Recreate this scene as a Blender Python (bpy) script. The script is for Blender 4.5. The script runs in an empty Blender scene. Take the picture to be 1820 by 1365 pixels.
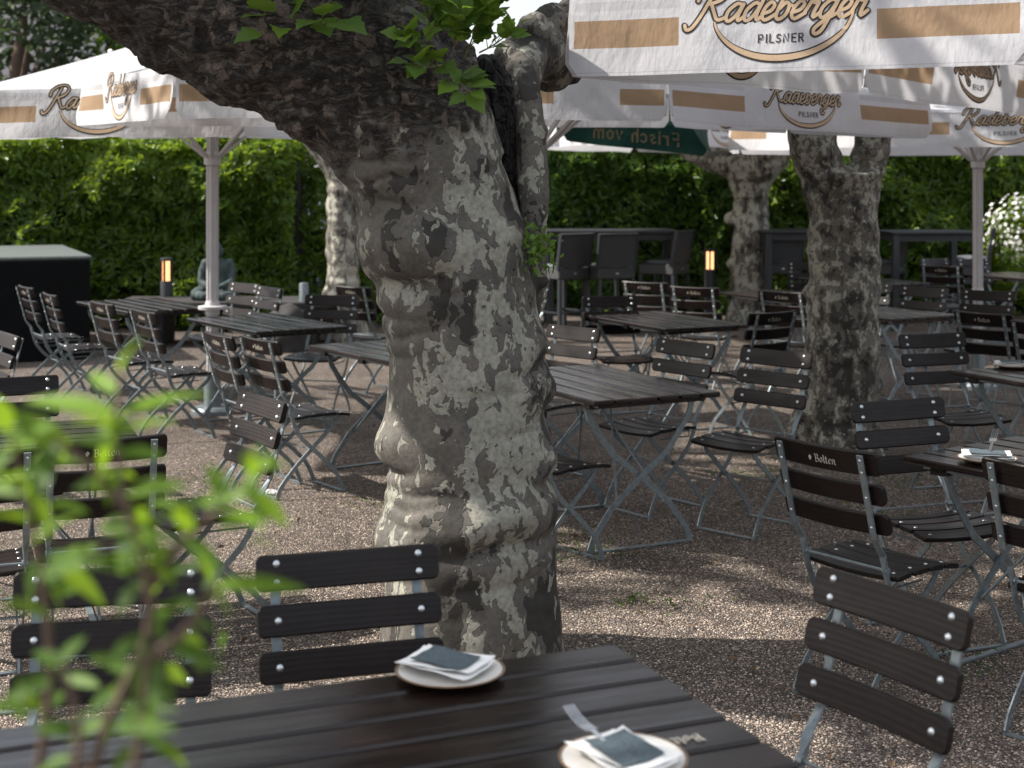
import bpy, math, random
import numpy as np
from mathutils import Vector, Matrix, noise
random.seed(7); rng = np.random.default_rng(11)
SC = bpy.context.scene
COL = SC.collection
H, YH, F = 1.775, 318.0, 2620.0          # eye height, horizon row, focal length in photo pixels
R = math.radians

def P(px, py, z=0.0):                     # point of the photo that lies at height z
    s = (py - YH) / (H - z)
    return Vector(((px - 910) / s, F / s, z))
def Q(px, py, Y):                         # point of the photo at distance Y
    return Vector(((px - 910) * Y / F, Y, H - (py - YH) * Y / F))

# ------------------------------------------------------------------ mesh helpers
class MB:
    def __init__(self): self.v = []; self.f = []; self.m = []; self.uv = {}
    def add(self, verts, faces, mi=0):
        o = len(self.v); self.v += [tuple(p) for p in verts]
        self.f += [tuple(i + o for i in f) for f in faces]; self.m += [mi] * len(faces)
    def box(self, c, s, mi=0, rot=None, ch=0.0):
        x, y, z = s[0] / 2, s[1] / 2, s[2] / 2
        if ch <= 0:
            vs = [Vector((a * x, b * y, d * z)) for a in (-1, 1) for b in (-1, 1) for d in (-1, 1)]
            fs = [(0, 1, 3, 2), (4, 6, 7, 5), (0, 4, 5, 1), (2, 3, 7, 6), (0, 2, 6, 4), (1, 5, 7, 3)]
        else:                              # chamfered along x, caps inset
            vs = []; fs = []
            prof = [(-y + ch, -z), (y - ch, -z), (y, -z + ch), (y, z - ch), (y - ch, z), (-y + ch, z), (-y, z - ch), (-y, -z + ch)]
            for xx, k in ((-x, 1), (-x + ch, 0), (x - ch, 0), (x, 1)):
                for (a, b) in prof:
                    q = 1 - k * min(1, ch / max(y, 1e-6)); r = 1 - k * min(1, ch / max(z, 1e-6))
                    vs.append(Vector((xx, a * q, b * r)))
            for i in range(3):
                for j in range(8):
                    k = (j + 1) % 8
                    fs.append((i * 8 + j, i * 8 + k, i * 8 + 8 + k, i * 8 + 8 + j))
            fs.append(tuple(range(7, -1, -1))); fs.append(tuple(range(24, 32)))
        if rot is not None: vs = [rot @ p for p in vs]
        self.add([p + Vector(c) for p in vs], fs, mi)
    def bar(self, pts, wd, w, t, mi=0):    # flat bar swept along pts, wd = width direction(s)
        n = len(pts); pts = [Vector(p) for p in pts]
        wd = [Vector(d).normalized() for d in wd] if isinstance(wd, list) else [Vector(wd).normalized()] * n
        vs = []
        for i in range(n):
            tg = (pts[min(i + 1, n - 1)] - pts[max(i - 1, 0)]).normalized()
            W = (wd[i] - tg * wd[i].dot(tg)).normalized(); T = tg.cross(W).normalized()
            for a, b in ((-1, -1), (1, -1), (1, 1), (-1, 1)):
                vs.append(pts[i] + W * (a * w / 2) + T * (b * t / 2))
        fs = []
        for i in range(n - 1):
            for j in range(4):
                k = (j + 1) % 4
                fs.append((i * 4 + j, i * 4 + k, i * 4 + 4 + k, i * 4 + 4 + j))
        fs += [(3, 2, 1, 0), tuple(range(4 * n - 4, 4 * n))]
        self.add(vs, fs, mi)
    def tube(self, pts, rad, n=8, mi=0, sq=None, cap=True):
        pts = [Vector(p) for p in pts]; m = len(pts)
        rad = rad if isinstance(rad, (list, tuple)) else [rad] * m
        ref = Vector((0, 1, 0)) if abs((pts[-1] - pts[0]).normalized().y) < .8 else Vector((1, 0, 0))
        vs = []
        for i in range(m):
            tg = (pts[min(i + 1, m - 1)] - pts[max(i - 1, 0)]).normalized()
            A = tg.cross(ref).normalized(); B = A.cross(tg).normalized()
            ky = sq[i] if sq else 1.0
            for j in range(n):
                a = 2 * math.pi * j / n
                vs.append(pts[i] + A * (math.cos(a) * rad[i]) + B * (math.sin(a) * rad[i] * ky))
        fs = [(i * n + j, i * n + (j + 1) % n, i * n + n + (j + 1) % n, i * n + n + j) for i in range(m - 1) for j in range(n)]
        if cap: fs += [tuple(range(n - 1, -1, -1)), tuple(range((m - 1) * n, m * n))]
        self.add(vs, fs, mi)
    def lathe(self, prof, n=24, c=(0, 0, 0), mi=0, cap=True):
        c = Vector(c); vs = []
        for r, z in prof:
            for j in range(n):
                a = 2 * math.pi * j / n
                vs.append(c + Vector((r * math.cos(a), r * math.sin(a), z)))
        m = len(prof)
        fs = [(i * n + j, i * n + (j + 1) % n, i * n + n + (j + 1) % n, i * n + n + j) for i in range(m - 1) for j in range(n)]
        if cap: fs += [tuple(range(n - 1, -1, -1)), tuple(range((m - 1) * n, m * n))]
        self.add(vs, fs, mi)
    def dome(self, c, nrm, r, h, mi=0, n=8):
        c = Vector(c); nrm = Vector(nrm).normalized()
        A = nrm.orthogonal().normalized(); B = nrm.cross(A)
        vs = []
        for rr, hh in ((1, 0), (.9, .45), (.55, .85)):
            for j in range(n):
                a = 2 * math.pi * j / n
                vs.append(c + A * (r * rr * math.cos(a)) + B * (r * rr * math.sin(a)) + nrm * (h * hh))
        vs.append(c + nrm * h)
        fs = [(i * n + j, i * n + (j + 1) % n, i * n + n + (j + 1) % n, i * n + n + j) for i in range(2) for j in range(n)]
        fs += [(2 * n + j, 2 * n + (j + 1) % n, 3 * n) for j in range(n)]
        self.add(vs, fs, mi)
    def ball(self, c, r, nu=14, nv=9, mi=0):
        c = Vector(c); r = Vector((r, r, r)) if not hasattr(r, '__len__') else Vector(r)
        vs = [c + Vector((0, 0, -r.z))]
        for i in range(1, nv):
            t = math.pi * i / nv - math.pi / 2
            for j in range(nu):
                a = 2 * math.pi * j / nu
                vs.append(c + Vector((r.x * math.cos(t) * math.cos(a), r.y * math.cos(t) * math.sin(a), r.z * math.sin(t))))
        vs.append(c + Vector((0, 0, r.z)))
        fs = [(0, 1 + (j + 1) % nu, 1 + j) for j in range(nu)]
        for i in range(nv - 2):
            for j in range(nu):
                fs.append((1 + i * nu + j, 1 + i * nu + (j + 1) % nu, 1 + (i + 1) * nu + (j + 1) % nu, 1 + (i + 1) * nu + j))
        l = len(vs) - 1; o = 1 + (nv - 2) * nu
        fs += [(o + j, o + (j + 1) % nu, l) for j in range(nu)]
        self.add(vs, fs, mi)
    def slat(self, L, h, t, xf, r=.016, c=.004, n=9):   # rounded board: x length, y thickness, z height
        e = L / 2
        xs = [-e + r * k for k in (0.02, .12, .3, .6, 1)] + [-e + r + (L - 2 * r) * i / n for i in range(1, n)] + [e - r * k for k in (1, .6, .3, .12, .02)]
        vs = []
        for x in xs:
            d = max(0, abs(x) - (e - r)); hz = h / 2 - r + math.sqrt(max(0, r * r - d * d)); y = t / 2
            cc = min(c, hz * .4)
            for a, b in ((-y + cc, -hz), (y - cc, -hz), (y, -hz + cc), (y, hz - cc), (y - cc, hz), (-y + cc, hz), (-y, hz - cc), (-y, -hz + cc)):
                vs.append(xf(Vector((x, a, b))))
        m = len(xs)
        fs = [(i * 8 + j, i * 8 + 8 + j, i * 8 + 8 + (j + 1) % 8, i * 8 + (j + 1) % 8) for i in range(m - 1) for j in range(8)]
        fs += [tuple(range(8)), tuple(range(m * 8 - 1, m * 8 - 9, -1))]
        self.add(vs, fs)
    def build(self, name, mats, parent=None, smooth=False, sharp=40):
        me = bpy.data.meshes.new(name); me.from_pydata(self.v, [], self.f)
        for m in (mats if isinstance(mats, (list, tuple)) else [mats]): me.materials.append(m)
        if any(self.m): me.polygons.foreach_set('material_index', self.m)
        if smooth:
            me.polygons.foreach_set('use_smooth', [True] * len(self.f))
            if sharp: me.set_sharp_from_angle(angle=R(sharp))
        me.validate(); me.update()
        return link(name, me, parent)

def link(name, data, parent=None):
    o = bpy.data.objects.new(name, data); COL.objects.link(o)
    if parent is not None: o.parent = parent
    return o
def tag(o, label=None, cat=None, group=None, kind=None):
    if label: o['label'] = label
    if cat: o['category'] = cat
    if group: o['group'] = group
    if kind: o['kind'] = kind
    return o
def empty(name, loc, rz=0.0):
    o = bpy.data.objects.new(name, None); COL.objects.link(o)
    o.location = loc; o.rotation_euler = (0, 0, rz); o.empty_display_size = .1
    return o
def copy_tree(o, parent=None):
    c = o.copy(); COL.objects.link(c)
    if parent is not None: c.parent = parent
    for ch in list(KIDS.get(o.name, [])):
        k = copy_tree(ch, c); KIDS.setdefault(c.name, []).append(k)
    return c
KIDS = {}
def reg(root):                             # remember children once, so copies are cheap
    for ch in root.children:
        KIDS.setdefault(root.name, []).append(ch); reg(ch)
def catmull(pts, n=6, closed=False):
    pts = [Vector(p) for p in pts]; out = []
    m = len(pts)
    for i in range(m - 1):
        p0, p1, p2, p3 = pts[max(i - 1, 0)], pts[i], pts[i + 1], pts[min(i + 2, m - 1)]
        for k in range(n):
            t = k / n
            out.append(.5 * ((2 * p1) + (p2 - p0) * t + (2 * p0 - 5 * p1 + 4 * p2 - p3) * t * t + (3 * p1 - p0 - 3 * p2 + p3) * t ** 3))
    out.append(pts[-1]); return out

# ------------------------------------------------------------------ materials
class NT:
    def __init__(self, name):
        self.m = bpy.data.materials.new(name); self.m.use_nodes = True
        self.t = self.m.node_tree; self.t.nodes.clear()
        self.out = self.n('ShaderNodeOutputMaterial')
    def n(self, typ, **kw):
        nd = self.t.nodes.new(typ)
        for k, v in kw.items():
            if k in ('inp',):
                for a, b in v.items(): self.set(nd, a, b)
            else: setattr(nd, k, v)
        return nd
    def set(self, nd, a, b):
        s = nd.inputs[a]
        if hasattr(b, 'node') or isinstance(b, bpy.types.NodeSocket): self.t.links.new(b, s)
        else: s.default_value = (b + (1,)) if isinstance(b, tuple) and len(b) == 3 and s.type == 'RGBA' else b
    def coord(self, what='Object', scale=(1, 1, 1), rnd=0.0):
        tc = self.n('ShaderNodeTexCoord'); v = tc.outputs[what]
        if rnd:
            oi = self.n('ShaderNodeObjectInfo')
            mu = self.n('ShaderNodeMath', operation='MULTIPLY', inp={0: oi.outputs['Random'], 1: rnd})
            ad = self.n('ShaderNodeVectorMath', operation='ADD', inp={0: v, 1: mu.outputs[0]}); v = ad.outputs[0]
        mp = self.n('ShaderNodeMapping', inp={'Vector': v, 'Scale': scale})
        return mp.outputs[0]
    def noise(self, vec, scale, detail=4, rough=.55, dist=0.0):
        return self.n('ShaderNodeTexNoise', inp={'Vector': vec, 'Scale': scale, 'Detail': detail, 'Roughness': rough, 'Distortion': dist}).outputs['Fac']
    def ramp(self, fac, stops, interp='LINEAR'):
        r = self.n('ShaderNodeValToRGB'); r.color_ramp.interpolation = interp
        e = r.color_ramp.elements
        while len(e) < len(stops): e.new(.5)
        for el, (p, c) in zip(e, stops):
            el.position = p; el.color = (c, c, c, 1) if not isinstance(c, tuple) else c + (1,)
        self.t.links.new(fac, r.inputs[0]); return r.outputs[0]
    def mix(self, fac, a, b, mode='MIX'):
        m = self.n('ShaderNodeMix', data_type='RGBA', blend_type=mode)
        for i, v in ((0, fac), (6, a), (7, b)):
            s = m.inputs[i]
            if isinstance(v, bpy.types.NodeSocket): self.t.links.new(v, s)
            else: s.default_value = v + (1,) if isinstance(v, tuple) else v
        return m.outputs[2]
    def math(self, op, a, b=0.0, c=None):
        m = self.n('ShaderNodeMath', operation=op); self.set(m, 0, a); self.set(m, 1, b)
        if c is not None: self.set(m, 2, c)
        return m.outputs[0]
    def bump(self, h, strength=.5, dist=.01, prev=None):
        b = self.n('ShaderNodeBump', inp={'Height': h, 'Strength': strength, 'Distance': dist})
        if prev is not None: self.set(b, 'Normal', prev)
        return b.outputs[0]
    def bsdf(self, color, rough=.5, metal=0.0, normal=None, spec=.5, **kw):
        b = self.n('ShaderNodeBsdfPrincipled')
        self.set(b, 'Base Color', color); self.set(b, 'Roughness', rough); self.set(b, 'Metallic', metal)
        self.set(b, 'Specular IOR Level', spec)
        if normal is not None: self.set(b, 'Normal', normal)
        for k, v in kw.items(): self.set(b, k, v)
        return b.outputs[0]
    def done(self, sh): self.t.links.new(sh, self.out.inputs[0]); return self.m
    def mixsh(self, f, a, b):
        m = self.n('ShaderNodeMixShader'); self.set(m, 0, f); self.set(m, 1, a); self.set(m, 2, b); return m.outputs[0]
    def add(self, a, b):
        m = self.n('ShaderNodeAddShader'); self.set(m, 0, a); self.set(m, 1, b); return m.outputs[0]

def m_simple(name, col, rough=.5, metal=0.0, nz=0.0, nscale=30, spec=.5, **kw):
    t = NT(name); c = t.coord('Object'); n = t.noise(c, nscale, 5)
    a = tuple(x * (1 - nz) for x in col); b = tuple(min(1, x * (1 + nz)) for x in col)
    return t.done(t.bsdf(t.ramp(n, [(.3, a), (.7, b)]), rough, metal, t.bump(n, .15, .002), spec, **kw))
def m_wood(name, axis, dark=(.0048, .0032, .0030), light=(.0128, .0074, .0064), rough=.40, rnd=9.0, spec=.28, wearf=.5, bmp=.22):
    t = NT(name)
    sc = (1.2, 14, 14) if axis == 'x' else (14, 14, 1.2)
    v = t.coord('Object', sc, rnd)
    n = t.noise(v, 3.0, 6, .6, .9)
    rings = t.n('ShaderNodeTexWave', wave_type='BANDS', bands_direction='Z', inp={'Vector': v, 'Scale': 1.6, 'Distortion': 7.0, 'Detail': 3.0, 'Detail Scale': .7}).outputs['Fac']
    g = t.math('MULTIPLY_ADD', rings, .45, t.math('MULTIPLY', n, .6))
    wear = t.noise(t.coord('Object', (1, 1, 1), rnd), 9, 4)
    col = t.mix(t.ramp(wear, [(.45, 0.0), (.75, wearf)]), t.ramp(g, [(.25, dark), (.8, light)]), tuple(x * 1.7 for x in light))
    oi = t.n('ShaderNodeObjectInfo').outputs['Random']
    col = t.mix(1.0, col, t.ramp(oi, [(0, .65), (1, 1.0)]), 'MULTIPLY')
    rg = t.ramp(t.noise(v, 2.2, 4), [(.3, rough - .07), (.75, rough + .14)])
    return t.done(t.bsdf(col, rg, 0, t.bump(g, bmp, .002), spec))
def m_leaf(name, dark, light, trans=.45, rough=.42, tcol=None):
    t = NT(name)
    at = t.n('ShaderNodeAttribute', attribute_name='tint').outputs['Fac']
    n = t.noise(t.coord('Object'), 18, 3)
    col = t.mix(t.math('MULTIPLY_ADD', n, .35, t.math('MULTIPLY', at, .85)), dark, light)
    d = t.bsdf(col, rough, 0, None, .3)
    tr = t.n('ShaderNodeBsdfTranslucent'); t.set(tr, 'Color', t.mix(.5, col, tcol or tuple(x * 1.6 for x in light)))
    return t.done(t.mixsh(trans, d, tr.outputs[0]))

def m_bark(name, sc=1.0, pale=.50, lift=1.0, dark_top=None):
    """plane-tree bark: dark olive skin, grey-tan layer and pale flakes with sharp torn edges"""
    t = NT(name)
    ob = t.coord('Object', (1, 1, 1), 13.0)
    warp = t.n('ShaderNodeTexNoise', inp={'Vector': ob, 'Scale': 16 * sc, 'Detail': 3.0}).outputs['Color']
    wv = t.n('ShaderNodeVectorMath', operation='MULTIPLY_ADD', inp={0: warp, 1: (.06, .06, .06), 2: ob}).outputs[0]
    st = t.n('ShaderNodeMapping', inp={'Vector': wv, 'Scale': (1, 1, .58)}).outputs[0]
    n1 = t.noise(st, 9.5 * sc, 3.2, .52, .3)
    n2 = t.n('ShaderNodeTexNoise', inp={'Vector': t.n('ShaderNodeMapping', inp={'Vector': st, 'Location': (4.1, 2.2, 7.7)}).outputs[0], 'Scale': 19.0 * sc, 'Detail': 2.6, 'Roughness': .5, 'Distortion': .4}).outputs['Fac']
    big = t.noise(t.n('ShaderNodeMapping', inp={'Vector': ob, 'Location': (1.3, 7.2, 3.1), 'Scale': (1, 1, .6)}).outputs[0], 1.9 * sc, 2)
    fine = t.noise(ob, 55, 6, .65)
    mid = t.noise(ob, 11, 5, .6)
    nm = t.n('ShaderNodeSeparateXYZ', inp={0: ob})
    # patches
    p1 = t.math('ADD', n1, t.math('MULTIPLY', t.math('SUBTRACT', big, .5), .45))
    p1 = t.math('ADD', p1, t.n('ShaderNodeAttribute', attribute_name='flake').outputs['Fac'])
    m_pale = t.ramp(p1, [(pale + .045, 0.0), (pale + .055, 1.0)])
    holes = t.ramp(n2, [(.435, 0.0), (.442, 1.0)])
    m_pale = t.math('MULTIPLY', m_pale, holes)
    spots = t.ramp(t.math('ADD', n2, t.math('MULTIPLY', t.math('SUBTRACT', big, .5), .3)), [(.625, 0.0), (.635, 1.0)])
    m_pale = t.math('MAXIMUM', m_pale, spots)
    tan = t.n('ShaderNodeAttribute', attribute_name='tan').outputs['Fac']
    m_mid = t.ramp(t.math('ADD', t.math('ADD', p1, tan), t.math('MULTIPLY', mid, .1)), [(pale - .022, 0.0), (pale - .014, 1.0)])
    k = lift
    darkc = t.ramp(mid, [(.25, (.018 * k, .0175 * k, .015 * k)), (.5, (.033 * k, .031 * k, .0265 * k)), (.8, (.062 * k, .056 * k, .047 * k))])
    midc = t.ramp(mid, [(.25, (.075 * k, .072 * k, .063 * k)), (.8, (.165 * k, .148 * k, .126 * k))])
    palec = t.ramp(mid, [(.2, (.24 * k, .245 * k, .20 * k)), (.8, (.38 * k, .365 * k, .305 * k))])
    col = t.mix(m_pale, t.mix(m_mid, darkc, midc), palec)
    col = t.mix(t.ramp(fine, [(.3, .55), (.6, 0.0)]), col, (.035, .031, .027))
    hgt = t.math('MULTIPLY', t.math('ADD', m_pale, t.math('MULTIPLY', m_mid, .6)), -.5)
    b1 = t.bump(hgt, .9, .016)
    b2 = t.bump(t.math('MULTIPLY_ADD', fine, .4, mid), .5, .012, b1)
    if dark_top is not None:               # thick rugged bark on the old burl
        at = t.n('ShaderNodeAttribute', attribute_name='burl').outputs['Fac']
        wr = t.noise(t.n('ShaderNodeMapping', inp={'Vector': wv, 'Rotation': (0, R(-38), 0), 'Scale': (3.2, 3.2, 13)}).outputs[0], 2.2, 7, .62, .6)
        rid = t.math('ABSOLUTE', t.math('SUBTRACT', wr, .5))
        n5 = t.noise(wv, 21, 7, .68)
        rug = t.ramp(n5, [(.28, (.020, .018, .016)), (.48, (.078, .068, .060)), (.66, (.17, .147, .125))])
        rug = t.mix(t.ramp(rid, [(.0, .85), (.07, 0.0)]), rug, (.007, .006, .005))
        fl = t.ramp(t.math('MULTIPLY_ADD', t.math('SUBTRACT', big, .5), .5, n2), [(.60, 0.0), (.615, 1.0)])
        rug = t.mix(fl, rug, t.ramp(n5, [(.3, (.10, .08, .066)), (.7, (.25, .20, .165))]))
        f = t.ramp(t.math('MULTIPLY_ADD', t.math('SUBTRACT', n1, .5), 1.3, at), [(.40, 0.0), (.62, 1.0)])
        col = t.mix(f, col, rug)
        b3 = t.bump(t.math('ADD', t.math('MULTIPLY_ADD', fl, .5, n5), t.ramp(rid, [(.0, 0.0), (.10, .8)])), .95, .02, b1)
        mx = t.n('ShaderNodeMix', data_type='VECTOR'); t.set(mx, 0, f); t.set(mx, 4, b2); t.set(mx, 5, b3)
        b2 = mx.outputs[1]
    return t.done(t.bsdf(col, .72, 0, b2, .32))

M = {}
M['wood'] = m_wood('stained_wood_x', 'x')
M['top'] = m_wood('stained_table_wood', 'x', (.0082, .0047, .0042), (.0130, .0074, .0064), .21, 9.0, .5, .10, .015)
M['steel'] = m_simple('galvanised_steel', (.20, .235, .25), .42, .55, .22, 40)
M['rivet'] = m_simple('zinc_rivet', (.62, .66, .68), .30, .9, .1, 60)
M['cream'] = m_simple('cream_print', (.42, .39, .33), .7, 0, .12, 300)
M['letter_dark'] = m_simple('dark_print', (.022, .018, .018), .8, 0, .1, 90)
M['letter_tan'] = m_simple('tan_print', (.44, .32, .21), .8, 0, .08, 90)
M['letter_dim'] = m_simple('dim_print', (.40, .33, .22), .8, 0, .1, 90)
M['pole'] = m_simple('white_powder_coat', (.50, .485, .49), .4, 0, .05, 12)
M['black_box'] = m_simple('black_panel', (.003, .0035, .004), .85, 0, .3, 8, spec=.15)
M['lid'] = m_simple('grey_green_felt', (.075, .09, .085), .85, 0, .35, 60)
M['rattan_frame'] = m_simple('dark_aluminium', (.030, .033, .038), .45, .2, .15, 40)
M['cushion'] = m_simple('grey_cushion', (.085, .095, .105), .85, 0, .15, 80)
M['porcelain'] = m_simple('glazed_plate', (.72, .70, .66), .18, 0, .03, 20)
M['rim'] = m_simple('brown_rim', (.20, .12, .07), .3, 0, .25, 60)
M['napkin'] = m_simple('paper_napkin', (.82, .82, .80), .9, 0, .03, 50)
M['pouch'] = m_simple('blue_grey_pouch', (.065, .090, .105), .9, 0, .45, 160)
M['cutlery'] = m_simple('cutlery_steel', (.6, .61, .62), .18, 1.0, .05, 40)
M['bronze'] = m_simple('verdigris_stone', (.042, .062, .062), .85, 0, .5, 16)
M['soil_stone'] = m_simple('dark_stone', (.026, .025, .025), .85, 0, .45, 9)
def m_char():
    t = NT('charred_wood'); v = t.coord('Object', (1, 1, .35)); n = t.noise(v, 34, 7, .7, .4)
    vo = t.n('ShaderNodeTexVoronoi', feature='DISTANCE_TO_EDGE', inp={'Vector': t.coord('Object', (1, 1, .6)), 'Scale': 24.0}).outputs['Distance']
    col = t.ramp(n, [(.35, (.003, .003, .003)), (.55, (.012, .011, .0105)), (.75, (.034, .031, .029))])
    h = t.math('ADD', n, t.ramp(vo, [(0, 0.0), (.1, .8)]))
    return t.done(t.bsdf(col, .7, 0, t.bump(h, 1.0, .025), .35))
M['char'] = m_char()
M['twig'] = m_simple('twig', (.10, .065, .045), .8, 0, .3, 60)
M['greentwig'] = m_simple('green_twig', (.16, .17, .05), .7, 0, .3, 60)
M['paper'] = m_simple('crumpled_paper', (.75, .75, .76), .9, 0, .05, 30)
M['green_fabric'] = None
M['roof'] = m_simple('slate', (.045, .045, .055), .7, 0, .3, 6)
M['wall'] = m_simple('render_wall', (.16, .15, .15), .9, 0, .2, 5)
M['car'] = m_simple('blue_grey_paint', (.13, .17, .23), .25, .3, .05, 4)
M['glass'] = m_simple('dark_glass', (.02, .025, .03), .08, 0, .1, 4)
M['tyre'] = m_simple('tyre_rubber', (.015, .015, .016), .8, 0, .2, 20)
M['bark_main'] = m_bark('plane_bark_main', 1.05, .513, .92, True)
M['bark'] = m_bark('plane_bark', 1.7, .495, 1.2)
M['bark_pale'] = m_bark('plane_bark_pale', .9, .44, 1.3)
M['hedge_l'] = m_leaf('hedge_leaf_bright', (.015, .052, .011), (.150, .245, .028), .46, .27, (.40, .52, .03))
M['hedge_d'] = m_leaf('hedge_leaf_deep', (.014, .050, .014), (.135, .245, .035), .45, .27, (.2, .32, .03))
M['hedge_core'] = m_simple('hedge_core_and_twigs', (.010, .013, .008), .9, 0, .4, 20)  # also colours the solid light-blocking core inside the hedges
M['plane_leaf'] = m_leaf('plane_leaf', (.030, .080, .028), (.15, .26, .035), .42, .42, (.36, .52, .05))
M['shrub_leaf'] = m_leaf('shrub_leaf', (.008, .036, .018), (.15, .275, .014), .40, .55, (.36, .54, .03))
M['far_leaf'] = m_leaf('far_leaf', (.016, .034, .018), (.060, .090, .035), .35, .5)
M['weed'] = m_leaf('weed', (.035, .06, .018), (.10, .15, .04), .35, .5)
M['petal'] = m_leaf('white_petal', (.75, .74, .72), (.85, .84, .80), .3, .6)

def m_weave(name, col):
    t = NT(name); v = t.coord('Object', (1, 1, 1))
    w1 = t.n('ShaderNodeTexWave', bands_direction='Z', inp={'Vector': v, 'Scale': 22.0}).outputs['Fac']
    w2 = t.n('ShaderNodeTexWave', bands_direction='X', inp={'Vector': v, 'Scale': 16.0}).outputs['Fac']
    h = t.math('MULTIPLY', w1, w2)
    return t.done(t.bsdf(t.ramp(h, [(0, tuple(x * .4 for x in col)), (.8, col)]), .55, 0, t.bump(h, .6, .006)))
M['weave'] = m_weave('rattan_weave', (.050, .052, .056))

def m_fabric(name, base, stripe=None, trans=.36, band=None):
    t = NT(name)
    uv = t.n('ShaderNodeUVMap', uv_map='UV').outputs[0]
    s = t.n('ShaderNodeSeparateXYZ', inp={0: uv}); u, v = s.outputs[0], s.outputs[1]
    n = t.noise(t.coord('Object'), 5, 5)
    weave = t.noise(t.n('ShaderNodeMapping', inp={'Vector': uv, 'Scale': (420, 60, 1)}).outputs[0], 1.0, 2)
    col = t.mix(t.math('MULTIPLY', n, .12), base, tuple(x * .82 for x in base))
    col = t.mix(t.math('MULTIPLY', weave, .16), col, tuple(x * .8 for x in base))
    if stripe:
        def rng_(x, a, b): return t.math('MULTIPLY', t.math('GREATER_THAN', x, a), t.math('LESS_THAN', x, b))
        mu = t.math('MAXIMUM', rng_(u, .012, .265), rng_(u, .70, .988))
        ms = t.math('MULTIPLY', rng_(v, .33, .66), mu)
        mg = t.math('MULTIPLY', rng_(v, .77, .88), mu)
        hem = rng_(v, .035, .044)
        col = t.mix(t.math('MULTIPLY', mg, .45), col, (.46, .46, .48))
        col = t.mix(t.math('MULTIPLY', hem, .5), col, (.35, .35, .38))
        col = t.mix(ms, col, stripe)
    nb = t.bump(t.math('MULTIPLY_ADD', t.noise(t.coord('Object', (1, 1, .5)), 7, 4, .6), 1.0, t.math('MULTIPLY', weave, .04)), .55, .03)
    d = t.bsdf(col, .85, 0, nb, .2)
    tr = t.n('ShaderNodeBsdfTranslucent'); t.set(tr, 'Color', col); t.set(tr, 'Normal', nb)
    return t.done(t.mixsh(trans, d, tr.outputs[0]))
M['fabric'] = m_fabric('white_canvas', (.56, .56, .58), None, .26)
M['valance'] = m_fabric('printed_canvas', (.65, .65, .68), (.38, .265, .17), .34)
M['green_fabric'] = m_fabric('bottle_green_canvas', (.018, .055, .045), None, .25)

def m_gravel():
    t = NT('gravel_ground')
    v = t.coord('Object')
    big = t.noise(v, .35, 4); patch = t.noise(v, 1.7, 5, .6)
    def cells(sc):
        vo = t.n('ShaderNodeTexVoronoi', feature='F1', inp={'Vector': v, 'Scale': sc, 'Randomness': 1.0})
        return vo.outputs['Distance'], t.n('ShaderNodeSeparateColor', inp={0: vo.outputs['Color']})
    d1, c1 = cells(118.0); d2, c2 = cells(190.0)
    r1 = c1.outputs[0]; hue = c1.outputs[1]
    stone = t.ramp(r1, [(0, (.085, .074, .066)), (.25, (.255, .200, .162)), (.5, (.375, .298, .243)), (.75, (.47, .385, .318)), (1, (.62, .545, .47))])
    stone = t.mix(t.math('MULTIPLY', t.math('GREATER_THAN', hue, .72), .7), stone, (.17, .16, .165))
    fine = t.ramp(c2.outputs[2], [(0, (.10, .082, .07)), (1, (.36, .285, .23))])
    col = t.mix(t.math('GREATER_THAN', d1, .50), stone, fine)
    col = t.mix(t.ramp(d1, [(.38, 0.0), (.72, .85)]), col, (.035, .028, .024))
    dirt = t.ramp(t.math('ADD', patch, t.math('MULTIPLY', big, .35)), [(.62, 0.0), (.85, .6)])
    col = t.mix(dirt, col, (.085, .066, .050))
    moss = t.ramp(t.noise(v, 3.1, 5, .7), [(.62, 0.0), (.74, .55)])
    col = t.mix(t.math('MULTIPLY', moss, t.ramp(big, [(.4, 0.0), (.62, 1.0)])), col, (.05, .062, .025))
    m1 = t.ramp(t.noise(v, 34, 3, .7), [(.32, .58), (.5, 1.0), (.68, 1.32)]); m2 = t.ramp(t.noise(v, 9, 4, .65), [(.3, .72), (.55, 1.0), (.75, 1.2)])
    col = t.mix(1.0, t.mix(1.0, col, m1, 'MULTIPLY'), m2, 'MULTIPLY')
    h = t.math('ADD', t.ramp(d1, [(0, 1.0), (.7, 0.0)]), t.math('MULTIPLY', t.noise(v, 30, 3, .7), 1.6))
    return t.done(t.bsdf(col, .88, 0, t.bump(h, 1.0, .014), .3))
M['gravel'] = m_gravel()
def m_pebble():
    t = NT('pebble'); at = t.n('ShaderNodeAttribute', attribute_name='tint').outputs['Fac']
    return t.done(t.bsdf(t.ramp(at, [(0, (.09, .08, .075)), (.2, (.17, .145, .13)), (.5, (.30, .225, .18)), (.8, (.40, .32, .255)), (1, (.56, .49, .42))]), .85, 0, None, .3))
M['pebble'] = m_pebble()
def m_lamp():
    t = NT('lamp_glow'); e = t.n('ShaderNodeEmission', inp={'Color': (1.0, .46, .20), 'Strength': 1.25}); return t.done(e.outputs[0])
M['lamp'] = m_lamp()

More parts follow.
